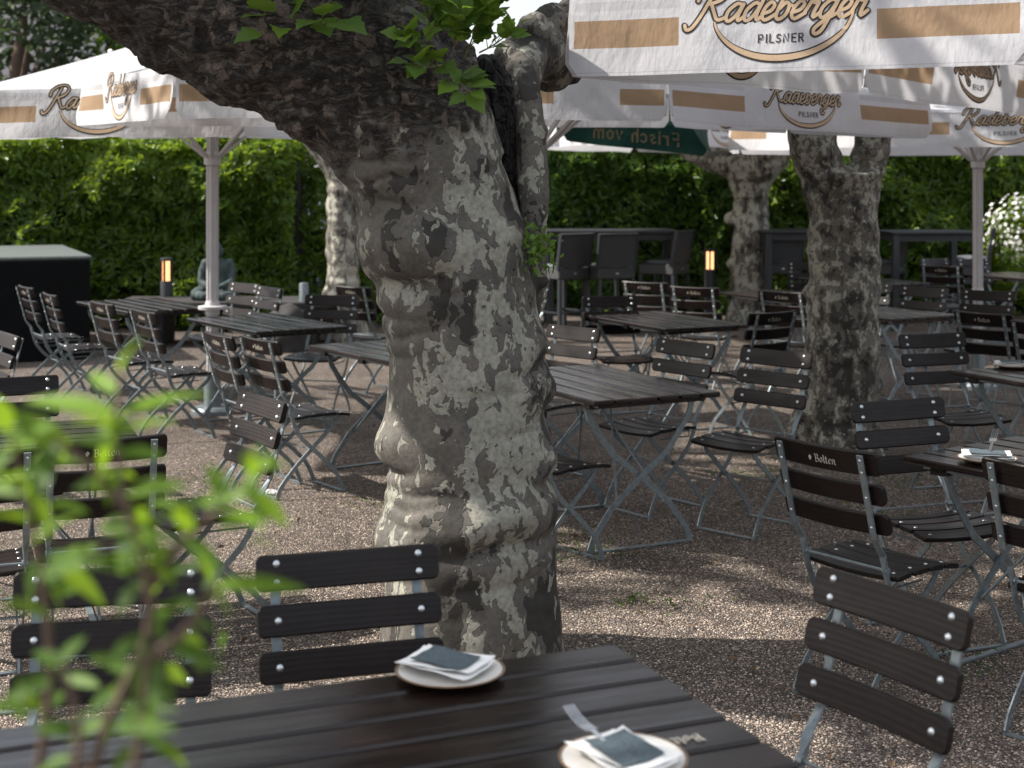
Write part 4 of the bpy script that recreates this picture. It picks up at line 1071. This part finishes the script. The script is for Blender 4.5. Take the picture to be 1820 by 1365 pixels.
# blossoming shrub at the right edge
rt = empty('flowering_shrub', (6.75, 18.6, 0)); tag(rt, 'shrub full of small white blossoms at the right edge by the slim pole', 'shrub')
def blob(n, c, rad, nz):
    p = rng.normal(size=(n, 3)); p /= np.linalg.norm(p, axis=1, keepdims=True); p *= rng.uniform(.75, 1.05, (n, 1))
    return np.array(c) + p * np.array(rad), p + np.array((0, -.2, .3))
p, nn = blob(2600, (0, 0, .9), (.8, .45, .75), 0); leaf_cloud('foliage', p, nn, .07, M['hedge_l'], rt, rng.uniform(0, .7, 2600))
p, nn = blob(520, (-.1, -.06, 1.15), (.74, .5, .5), 0); leaf_cloud('blossom', p, nn, .055, M['petal'], rt, None, .9)
m = MB()
for k in range(5): m.tube([(0.05 * k - .1, 0, 0), (.1 * k - .2, .02 * k, .6), (.2 * k - .4, 0, 1.2)], [.02, .015, .006], 6)
m.build('stem', M['twig'], rt, True)
def far_tree(label, x, y, z0, rad, n, size=.28, seed=0, thr=-.1, mat='far_leaf'):
    rt = empty('broadleaf_tree', (x, y, 0)); tag(rt, label, 'tree', 'trees beyond the hedge')
    m = MB(); m.tube([(0, 0, 0), (.05, 0, z0 * .5), (-.05, .1, z0), (.1, 0, z0 + rad[2] * .5)], [.2, .17, .14, .06], 10)
    for k in range(5):
        a = k * 1.3; m.tube([(0, 0, z0 * .8), (math.cos(a) * rad[0] * .5, math.sin(a) * rad[1] * .5, z0 + rad[2] * .2)], [.09, .03], 6)
    m.build('trunk', M['twig'], rt, True)
    pts = []; tint = []
    while len(pts) < n:
        q = rng.normal(size=3); q /= np.linalg.norm(q); q *= rng.uniform(.35, 1) ** .5
        w = Vector((q[0] * rad[0], q[1] * rad[1], z0 + q[2] * rad[2]))
        if noise.noise(Vector((w.x * .9 + seed, w.y * .9, w.z * .9))) < thr: continue
        pts.append(tuple(w)); tint.append(rng.uniform(0, .6) + .4 * max(0, q[2]))
    nr = rng.normal(size=(n, 3)); nr[:, 2] = np.abs(nr[:, 2]) + .3; nr[:, 1] -= .3
    leaf_cloud('crown', np.array(pts), nr, size, M[mat], rt, tint, .5)
far_tree('dark leafy tree in front of the slate roof at the upper left', -8.2, 24.5, 3.6, (1.6, 1.4, 2.0), 2600, .22, 1)
far_tree('bushy green tree above the left parasol at the upper left', -6.4, 25.5, 3.9, (1.5, 1.4, 1.6), 2400, .22, 4, -.05, 'hedge_d')
far_tree('dark low tree beyond the hedge behind the bent limb', -4.0, 24, 2.0, (2.2, 1.5, 1.6), 2400, .2, 7, -.2)
far_tree('dark low tree beyond the hedge behind the big trunk', -.9, 25, 1.9, (2.4, 1.5, 1.5), 2400, .2, 9, -.2)
far_tree('dark low tree beyond the hedge behind the bar stools', 2.6, 26, 2.1, (2.6, 1.5, 1.5), 2400, .2, 13, -.2)
far_tree('dark low tree beyond the hedge at the right', 7.2, 26, 2.1, (3.0, 1.5, 1.6), 2600, .2, 17, -.2)
# house behind the left trees
rt = empty('house', (-11.2, 30, 0)); tag(rt, 'dark slate-roofed house behind the trees at the upper left', 'house')
m = MB(); m.box((0, 0, 1.7), (7.0, 6, 3.4)); m.build('wall', M['wall'], rt)
m = MB(); m.add([(-3.9, -3.4, 3.3), (3.9, -3.4, 3.3), (3.9, 3.4, 3.3), (-3.9, 3.4, 3.3), (-3.4, 0, 5.6), (3.4, 0, 5.6)], [(0, 1, 5, 4), (1, 2, 5), (2, 3, 4, 5), (3, 0, 4), (3, 2, 1, 0)]); m.build('roof', M['roof'], rt)
for x in (-1.8, .2, 2.2):
    m = MB(); m.box((x, -3.02, 2.0), (.9, .06, 1.1)); w = m.build('window', M['glass'], rt)
    m = MB(); m.box((x, -3.06, 2.0), (.05, .03, 1.1)); m.box((x, -3.05, 1.42), (1.0, .07, .05)); m.build('frame', M['wall'], w)
# parked car glimpsed through the hedge gap
rt = empty('parked_car', (-2.55, 21.0, 0), R(78)); tag(rt, 'blue-grey parked car glimpsed through the gap in the left hedge', 'car')
m = MB(); sec = [(-2.0, .55, .70), (-1.95, .45, .85), (-1.2, .42, .98), (-.9, .42, 1.02), (1.0, .42, 1.02), (1.5, .42, .95), (2.0, .45, .80), (2.05, .55, .62)]
vs = []
for x, zl, zu in sec:
    for y, z in ((-.78, zl), (-.84, (zl + zu) / 2), (-.78, zu), (.78, zu), (.84, (zl + zu) / 2), (.78, zl)): vs.append((x, y, z - .18))
fs = [(i * 6 + j, i * 6 + (j + 1) % 6, i * 6 + 6 + (j + 1) % 6, i * 6 + 6 + j) for i in range(7) for j in range(6)] + [tuple(range(5, -1, -1)), tuple(range(42, 48))]
m.add(vs, fs); m.build('body', M['car'], rt, True, 30)
m = MB(); vs = []
for x, w, z in ((-1.35, .76, .80), (-.75, .62, 1.38), (.85, .62, 1.40), (1.45, .74, .80)): vs += [(x, -w, z), (x, w, z)]
m.add(vs, [(0, 1, 3, 2), (2, 3, 5, 4), (4, 5, 7, 6), (0, 2, 4, 6), (1, 7, 5, 3), (0, 6, 7, 1)]); m.build('cabin', M['glass'], rt)
m = MB(); m.box((.05, 0, 1.405), (1.62, 1.24, .03), ch=.01); m.build('roof', M['car'], rt)
for x in (-1.25, 1.3):
    for y in (-.78, .78):
        m = MB(); m.tube([(x, y - .09, .31), (x, y + .09, .31)], .31, 18); w = m.build('wheel', M['tyre'], rt, True, 40)
        m = MB(); m.tube([(x, y - .1, .31), (x, y + .1, .31)], .19, 14); m.build('rim', M['steel'], w, True, 40)

# ------------------------------------------------------------------ bar tables and rattan stools
def bar_table(x, y, deg, L, label):
    rt = empty('bar_table', (x, y, 0), R(deg)); tag(rt, label, 'table', 'tall bar tables by the hedge'); h = 1.16
    m = MB(); m.box((0, 0, h - .015), (L, .8, .03), ch=.005); m.build('tabletop', M['rattan_frame'], rt)
    m = MB()
    for s in (-1, 1): m.box((0, s * .34, h - .075), (L - .12, .03, .08)); m.box((s * (L / 2 - .06), 0, h - .075), (.03, .62, .08))
    m.build('apron', M['weave'], rt)
    for a in (-1, 1):
        for b in (-1, 1):
            m = MB(); m.box((a * (L / 2 - .06), b * .34, (h - .035) / 2), (.075, .075, h - .035), ch=.004); m.build('leg', M['rattan_frame'], rt)
bar_table(1.18, 17.9, 2, 1.6, 'tall dark bar table behind the three rattan stools')
bar_table(-.55, 18.1, 2, 1.6, 'tall dark bar table mostly hidden behind the big trunk')
bar_table(3.38, 17.9, 2, .8, 'tall dark bar table between the stocky and the forked tree')
bar_table(4.93, 17.6, 6, 1.1, 'tall dark bar table between forked tree and slim pole')
def make_stool():
    rt = empty('bar_stool', (0, 0, 0))
    m = MB(); m.box((0, 0, .70), (.46, .46, .13), ch=.015); st = m.build('seat', M['weave'], rt)
    m = MB(); m.ball((0, 0, .775), (.235, .235, .035), 20, 8); m.build('cushion', M['cushion'], rt, True)
    m = MB(); rot = Matrix.Rotation(R(-9), 3, 'X'); m.box((0, .235, .955), (.46, .035, .37), rot=rot, ch=.008); m.build('backrest', M['weave'], rt)
    m = MB()
    for s in (-1, 1): m.box((s * .236, .232, .95), (.022, .045, .40), rot=rot)
    m.box((0, .268, 1.148), (.49, .05, .018), rot=rot); m.build('back_frame', M['rattan_frame'], rt)
    for a in (-1, 1):
        for b in (-1, 1):
            m = MB(); m.bar([(a * .205, b * .205, .64), (a * .225, b * .225, 0)], (1, 0, 0), .038, .038); m.build('leg', M['rattan_frame'], rt)
    m = MB()
    for a in (-1, 1): m.box((a * .217, 0, .26), (.018, .40, .02)); m.box((0, a * .217, .26), (.40, .018, .02))
    m.build('footrest', M['rattan_frame'], rt)
    m = MB(); m.box((0, .236, .70), (.03, .012, .014)); m.build('badge', M['rivet'], rt)
    return rt
BS = make_stool(); reg(BS)
for i, (px, py, deg, lab) in enumerate([
  (1025, 416, 128, 'left rattan bar stool of the three beside the big trunk'), (1099, 416, 112, 'middle rattan bar stool of the three beside the big trunk'),
  (1216, 411, 150, 'right rattan bar stool turned left, next to the small lit bollard'), (1606, 411, 150, 'rattan bar stool just right of the forked tree'),
  (1764, 406, 165, 'rattan bar stool behind the slim white pole'), (1393, 411, 95, 'rattan bar stool between the stocky and the forked tree'), (575, 407, 75, 'rattan bar stool left of the pale background trunk')]):
    o = BS if i == 0 else copy_tree(BS); t = P(px, py, 1.15); f = Vector((math.cos(R(deg)), math.sin(R(deg)), 0))
    p = Vector((t.x, t.y, 0)) + f * .26; o.location = p; o.rotation_euler = (0, 0, math.atan2(f.x, -f.y)); tag(o, lab, 'bar stool', 'rattan bar stools')

# ------------------------------------------------------------------ bollard lamps, cabinet, figure
def lamp(px, y, h, label):
    x = (px - 910) * y / F; rt = empty('bollard_lamp', (x, y, 0), .3); tag(rt, label, 'lamp', 'glowing bollard lamps')
    r = .068
    m = MB(); m.lathe([(r, 0), (r, h - .25), (r * .96, h - .245)], 20); m.build('post', M['rattan_frame'], rt, True, 40)
    m = MB(); m.lathe([(r * .98, h - .025), (r * 1.02, h - .02), (r * 1.02, h), (r * .9, h + .006)], 20)
    for k in range(5):
        a = k * 2 * math.pi / 5 + .5; m.box((math.cos(a) * r * .93, math.sin(a) * r * .93, h - .135), (.014, .022, .225), rot=Matrix.Rotation(a, 3, 'Z'))
    m.build('cage', M['rattan_frame'], rt, False)
    m = MB(); m.lathe([(r * .66, h - .245), (r * .66, h - .026)], 16); m.build('diffuser', M['lamp'], rt, True, 40)
lamp(296, 16.2, .90, 'glowing bollard lamp left of the thick white pole')
lamp(1262, 18.3, .90, 'glowing bollard lamp between bar stool and stocky tree')
rt = empty('cabinet', (-6.27, 15.02, 0), R(23)); tag(rt, 'big black cabinet with grey lid at the left edge', 'cabinet')
m = MB(); m.box((0, 0, .49), (3.5, 2.6, .98), ch=.01); m.build('body', M['black_box'], rt)
m = MB(); m.box((0, .02, 1.0), (3.54, 2.62, .04), ch=.012); m.build('lid', M['lid'], rt)
rt = empty('planter_bench', (-3.05, 15.9, 0)); tag(rt, 'low dark stone bench under the seated figure', 'bench')
m = MB(); m.box((0, 0, .445), (2.3, .8, .07), ch=.012); m.build('slab', M['soil_stone'], rt)
for s in (-1, 1): m = MB(); m.box((s * .8, 0, .205), (.3, .6, .41), ch=.02); m.build('pier', M['soil_stone'], rt)
# seated stone figure
sx = (386 - 910) * 15.85 / F; z0 = .48
rt = empty('stone_figure', (sx, 15.85, z0)); tag(rt, 'weathered blue-green figure of a seated person on the stone bench', 'statue')
m = MB()
m.tube([(0, .02, .02), (0, .03, .12), (0, .03, .24), (0, .02, .36), (0, .0, .43)], [.15, .145, .13, .135, .07], 16, sq=[.75, .7, .65, .62, .7])
m.ball((0, -.01, .52), (.062, .068, .085)); m.ball((0, .0, .595), (.035, .035, .035)); m.tube([(0, 0, .41), (0, -.005, .47)], .042, 10)
for s in (-1, 1):
    m.ball((s * .125, .02, .385), (.055, .055, .055)); m.ball((s * .063, -.01, .51), (.012, .018, .04))
    m.tube([(s * .13, .02, .38), (s * .165, .0, .28), (s * .16, -.05, .19), (s * .08, -.13, .15), (s * .02, -.15, .14)], [.048, .045, .04, .034, .03], 10)
    m.tube([(s * .06, .0, .08), (s * .17, -.08, .075), (s * .22, -.14, .06)], [.085, .075, .06], 12)
    m.tube([(s * .22, -.13, .055), (s * .10, -.20, .045), (-s * .06, -.19, .05)], [.058, .05, .038], 12)
m.ball((0, -.168, .515), (.012, .018, .016)); m.box((0, 0, -.01), (.46, .36, .04), ch=.012)
m.tube([(0, -.075, .53), (0, -.083, .505)], [.010, .014], 6)
me = solid(m, .010, 3); co, no = arr(me)
dd = [noise.noise(V((p[0] * 30, p[1] * 30, p[2] * 9))) * .006 for p in co]; setco(me, co + no * np.array(dd)[:, None])
me.polygons.foreach_set('use_smooth', [True] * len(me.polygons)); me.materials.clear(); me.materials.append(M['bronze']); link('body', me, rt)
p = Q(540, 545, 15.6); rt = empty('bollard', (p.x, 15.6, 0)); tag(rt, 'plain grey bollard post behind the sunlit chairs', 'bollard')
m = MB(); m.lathe([(.05, 0), (.05, .66), (.045, .675), (.0, .68)], 16); m.build('post', M['steel'], rt, True, 40)
p = Q(511, 555, 15.2); rt = empty('boulder', (p.x, 15.2, 0)); tag(rt, 'dark rounded boulder behind the slatted table by the white pole', 'boulder')
m = MB(); m.ball((0, 0, .16), (.24, .2, .33), 20, 12); me = solid(m, .02, 2); co, no = arr(me)
dd = [noise.noise(V(p_) * 7) * .03 for p_ in co]; setco(me, co + no * np.array(dd)[:, None]); me.materials.clear(); me.materials.append(M['soil_stone']); me.polygons.foreach_set('use_smooth', [True] * len(me.polygons)); link('stone', me, rt)

# ------------------------------------------------------------------ ground
m = MB(); S = 220
m.add([(-S, -S, 0), (S, -S, 0), (S, S, 0), (-S, S, 0)], [(0, 1, 2, 3)]); tag(m.build('ground', M['gravel']), kind='structure')
# loose pebbles near the camera
def pebbles(n):
    Y = rng.uniform(3.4, 9.5, n); X = (rng.uniform(-60, 1880, n) - 910) * Y / F
    keep = rng.uniform(0, 1, n) < np.clip(1.25 - (Y - 3.4) / 8, .25, 1); X, Y = X[keep], Y[keep]; n = len(X)
    s = rng.uniform(.0026, .0058, n); a = rng.uniform(0, 6.28, n)
    base = np.array([(1, 0, 0), (.25, .9, 0), (-.85, .55, 0), (-.75, -.6, 0), (.35, -.9, 0), (.1, 0, .75), (-.25, .2, .7)])
    fs0 = np.array([(0, 1, 5), (1, 2, 6), (2, 3, 6), (3, 4, 5), (4, 0, 5), (1, 6, 5), (3, 5, 6)])
    vs = base[None] * s[:, None, None] * (1 + rng.uniform(-.25, .25, (n, 7, 3)))
    ca, sa = np.cos(a)[:, None], np.sin(a)[:, None]
    x = vs[..., 0] * ca - vs[..., 1] * sa + X[:, None]; y = vs[..., 0] * sa + vs[..., 1] * ca + Y[:, None]; z = vs[..., 2] * .9 + .001
    co = np.stack([x, y, z], -1).reshape(-1, 3); fs = (fs0[None] + (np.arange(n) * 7)[:, None, None]).reshape(-1, 3)
    me = bpy.data.meshes.new('gravel'); me.vertices.add(len(co)); me.vertices.foreach_set('co', co.astype('f').ravel())
    me.loops.add(fs.size); me.loops.foreach_set('vertex_index', fs.astype('i').ravel())
    me.polygons.add(len(fs)); me.polygons.foreach_set('loop_start', np.arange(len(fs), dtype='i') * 3); me.update(calc_edges=True)
    at = me.attributes.new('tint', 'FLOAT', 'POINT'); at.data.foreach_set('value', np.repeat(rng.uniform(0, 1, n), 7).astype('f'))
    me.materials.append(M['pebble']); return tag(link('gravel', me), kind='stuff')
pebbles(90000)
# weeds in the gravel
pts = []; nr = []
spots = [(1045, 985, .20, 70), (1130, 1070, .10, 30), (1340, 845, .16, 50), (1590, 860, .2, 60), (700, 900, .15, 30), (860, 1000, .1, 10), (1030, 960, .2, 40), (1700, 1190, .12, 40), (1440, 800, .25, 70), (1230, 570, .4, 60), (660, 620, .5, 80), (560, 600, .5, 50), (330, 860, .3, 60), (1280, 610, .4, 40), (1550, 905, .25, 50), (1200, 1080, .12, 20), (30, 1080, .15, 40), (1260, 905, .15, 25), (1480, 700, .3, 40)]
for a, b, sp, n in spots:
    g = P(a, b)
    for i in range(n): pts.append((g.x + random.gauss(0, sp), g.y + random.gauss(0, sp * .7), .012 + random.random() * .012)); nr.append((random.gauss(0, .6), random.gauss(0, .6), .8))
tag(leaf_cloud('weeds', pts, nr, .034, M['weed'], None, None, .28), kind='stuff')
M['dry'] = m_leaf('dry_leaf', (.045, .028, .016), (.16, .10, .05), .2, .7)
pts = []; nr = []
for i in range(420):
    Y = random.uniform(3.3, 13); pts.append((random.uniform(-.37, .37) * Y, Y, .010 + random.random() * .006)); nr.append((random.gauss(0, .35), random.gauss(0, .35), 1))
tag(leaf_cloud('leaf_litter', pts, nr, .032, M['dry'], None, None, .5), kind='stuff')
p = P(483, 880); me_ = MB(); me_.ball((0, 0, 0), (.035, .025, .018), 14, 10); o = me_.build('crumpled_paper', M['paper'])
for v in o.data.vertices: v.co += v.co.normalized() * (noise.noise(v.co * 60) * .014)
o.location = (p.x, p.y, .014); tag(o, 'small crumpled white paper lying on the gravel by the sideways chair', 'litter')

# ------------------------------------------------------------------ blurred shrub close to the lens
rt = empty('garden_shrub', (-.53, 1.08, 0)); tag(rt, 'bright green out-of-focus shrub close to the camera at lower left', 'shrub')
O = Vector(rt.location)
SY = 1.08
def SP(px, py, dy=0.0): return Q(px, py, SY + dy) - O
stems = [([(150, 1420), (190, 1290), (262, 1130), (258, 1010), (222, 880), (206, 760), (216, 640)], 0.0), ([(258, 1050), (330, 960), (420, 880), (460, 840)], .03), ([(60, 1420), (90, 1200), (70, 1000), (40, 860), (20, 760)], .10),
         ([(230, 1420), (250, 1300), (262, 1170)], -.06), ([(222, 900), (160, 830), (90, 780)], -.03), ([(250, 1180), (330, 1120), (380, 1040)], -.05), ([(130, 1420), (140, 1300), (110, 1180)], -.1)]
tw = MB()
for s, dy in stems:
    c = catmull([SP(x, y, dy) for x, y in s], 5); tw.tube(c, list(np.linspace(.0045, .0016, len(c))), 6)
base = [SP(150, 1420), SP(230, 1420, -.06), SP(60, 1420, .1), SP(130, 1420, -.1)]
for b in base: tw.tube([Vector((b.x * .6, b.y * .6, 0)), b.lerp(Vector((b.x * .6, b.y * .6, 0)), .5) + Vector((.02, 0, 0)), b], [.009, .007, .0045], 6)
tw.build('stem', M['twig'], rt, True)
lv = MB(); tints = []
def lance(c, tip, w, nr, tint):
    c, tip = Vector(c), Vector(tip); ax = tip - c; L = ax.length; ax.normalize(); nr = Vector(nr); nr = (nr - ax * nr.dot(ax)).normalized(); sd = ax.cross(nr)
    f0 = len(lv.v); vs = []; n = 6
    for i in range(n + 1):
        t = i / n; ww = w * math.sin(math.pi * min(1, t * .93 + .05)) ** .8 * (1 - .35 * t); m_ = c + ax * (L * t) - nr * (L * .16 * t * t)
        vs += [m_ + sd * ww / 2 + nr * ww * .18, m_, m_ - sd * ww / 2 + nr * ww * .18]
    lv.add(vs, [f for i in range(n) for f in ((3 * i, 3 * i + 1, 3 * i + 4, 3 * i + 3), (3 * i + 1, 3 * i + 2, 3 * i + 5, 3 * i + 4))]); tints.extend([tint] * (len(lv.v) - f0))
LV = [  # base col,row -> tip col,row, width px, tint
 (214, 660, 235, 590, 34, .9), (210, 700, 150, 650, 34, .8), (208, 740, 40, 690, 56, .85), (210, 745, 372, 672, 62, 1.0), (206, 760, 120, 730, 50, .6), (212, 770, 310, 735, 50, .9), (216, 800, 130, 770, 46, .3), (216, 810, 300, 800, 44, .45),
 (222, 860, 110, 850, 54, .35), (224, 880, 330, 850, 52, .7), (160, 830, 60, 800, 60, .3), (120, 800, 20, 730, 60, .25), (95, 790, 60, 880, 56, .15), (90, 780, 0, 765, 50, .5), (40, 860, -20, 820, 60, .95), (45, 880, 90, 800, 46, .8), (40, 860, 100, 930, 50, .2), (55, 930, -20, 900, 56, .6), (60, 960, 140, 900, 56, .3),
 (70, 1000, 30, 1100, 60, .1), (75, 1020, 150, 980, 52, .35), (80, 1100, 10, 1060, 52, .05), (240, 940, 150, 920, 50, .5), (240, 950, 300, 900, 40, .65), (250, 980, 170, 1010, 52, .2), (258, 1010, 330, 990, 40, .5), (258, 1030, 200, 1090, 50, .15),
 (300, 1000, 250, 950, 40, .6), (330, 960, 390, 1000, 44, .75), (345, 945, 300, 880, 40, .8), (380, 915, 470, 905, 46, 1.0), (400, 900, 372, 820, 40, .85), (430, 870, 520, 930, 46, .95), (440, 860, 480, 800, 36, .9), (455, 845, 430, 790, 30, 1.0), (380, 1040, 540, 1035, 42, .9), (375, 1050, 430, 1100, 40, .5), (350, 1090, 300, 1040, 42, .45), (350, 1100, 400, 1010, 36, .7),
 (262, 1120, 330, 1050, 44, .25), (262, 1150, 250, 1250, 56, .1), (262, 1170, 300, 1250, 60, .05), (250, 1190, 180, 1220, 40, .55), (245, 1200, 150, 1150, 40, .35), (262, 1130, 200, 1150, 40, .1), (300, 1150, 400, 1180, 50, .15), (330, 1120, 370, 1200, 40, .05), (225, 1230, 120, 1260, 46, .1), (220, 1250, 290, 1330, 46, .15), (200, 1280, 110, 1310, 42, .5), (205, 1290, 280, 1285, 40, .3), (245, 1310, 330, 1340, 44, .4), (240, 1330, 180, 1390, 50, .2), (135, 1300, 60, 1290, 44, .25), (140, 1320, 190, 1240, 40, .1), (130, 1350, 50, 1370, 46, .4), (110, 1190, 60, 1150, 44, .15), (110, 1180, 150, 1120, 40, .25), (90, 1210, 20, 1230, 44, .2), (222, 900, 280, 930, 40, .8), (206, 770, 170, 820, 40, .95), (20, 760, -30, 700, 50, .7), (30, 800, 80, 740, 46, .5),
 (420, 880, 350, 870, 40, .7), (245, 960, 330, 950, 44, .95), (180, 850, 230, 830, 36, .6), (100, 1000, 180, 1060, 44, .1)]
for i, (a, b, c, d, w, t) in enumerate(LV):
    dy = random.uniform(-.10, .12); p0 = SP(a, b, dy * .3); p1 = SP(c, d, dy)
    lance(p0, p1, w * SY / F * .98, (random.uniform(-.5, .3), random.uniform(-.8, -.1), random.uniform(.4, 1)), t * (1 if b < 950 else .75))
for i in range(70):
    a, b = random.choice([(330, 1010), (400, 950), (440, 890), (300, 940), (340, 1060), (60, 930), (30, 1000), (60, 820), (180, 740), (240, 1000), (390, 900), (250, 1250), (120, 1280)]); a += random.gauss(0, 45); b += random.gauss(0, 60)
    an = random.uniform(0, 6.28); L = random.uniform(45, 85); dy = random.uniform(-.05, .16)
    lance(SP(a, b, dy), SP(a + math.cos(an) * L, b + math.sin(an) * L * .7, dy + random.uniform(-.04, .04)), random.uniform(24, 42) * SY / F, (random.uniform(-.5, .3), random.uniform(-.8, 0), random.uniform(.4, 1)), min(1, max(0, random.gauss(.55 - (b - 850) / 900, .25))))
o = lv.build('foliage', M['shrub_leaf'], rt, True, 0); a = o.data.attributes.new('tint', 'FLOAT', 'POINT'); a.data.foreach_set('value', tints)

# ------------------------------------------------------------------ camera, sky, sun
cam = bpy.data.cameras.new('camera'); co_ = bpy.data.objects.new('camera', cam); COL.objects.link(co_)
co_.location = (0, 0, H); co_.rotation_euler = (R(90), 0, 0)
cam.sensor_width = 36; cam.lens = 36 * F / 1820; cam.shift_y = -(682.5 - YH) / 1820; cam.clip_end = 600; cam.clip_start = .05
cam.dof.use_dof = True; cam.dof.focus_distance = 5.4; cam.dof.aperture_fstop = 3.8; cam.dof.aperture_blades = 9
SC.camera = co_
EL = R(43); az = Vector((-.98, .06, 0)).normalized(); sun_dir = az * math.cos(EL) + Vector((0, 0, math.sin(EL)))
w = bpy.data.worlds.new('World'); SC.world = w; w.use_nodes = True; nt = w.node_tree
bg = nt.nodes['Background']; sk = nt.nodes.new('ShaderNodeTexSky'); sk.sky_type = 'NISHITA'; sk.sun_disc = False
sk.sun_elevation = EL; sk.sun_rotation = math.atan2(az.x, az.y); sk.air_density = 1.0; sk.dust_density = 3.5; sk.ozone_density = 1.0
mx = nt.nodes.new('ShaderNodeMix'); mx.data_type = 'RGBA'; mx.inputs[0].default_value = .5; mx.inputs[7].default_value = (8.0, 8.1, 8.4, 1)
nt.links.new(sk.outputs[0], mx.inputs[6]); nt.links.new(mx.outputs[2], bg.inputs[0])
bg.inputs[1].default_value = .095
ld = bpy.data.lights.new('sun', 'SUN'); ld.energy = 4.6; ld.angle = R(.9); ld.color = (1.0, .94, .86)
lo_ = bpy.data.objects.new('sun', ld); COL.objects.link(lo_); lo_.rotation_euler = sun_dir.to_track_quat('Z', 'Y').to_euler(); lo_.location = (-6, 6, 9)
SC.view_settings.view_transform = 'Standard'; SC.view_settings.look = 'None'; SC.view_settings.exposure = .97; SC.view_settings.gamma = 1
SC.render.engine = 'CYCLES'
cy_ = SC.cycles; cy_.max_bounces = 7; cy_.diffuse_bounces = 3; cy_.transmission_bounces = 4; cy_.use_denoising = True
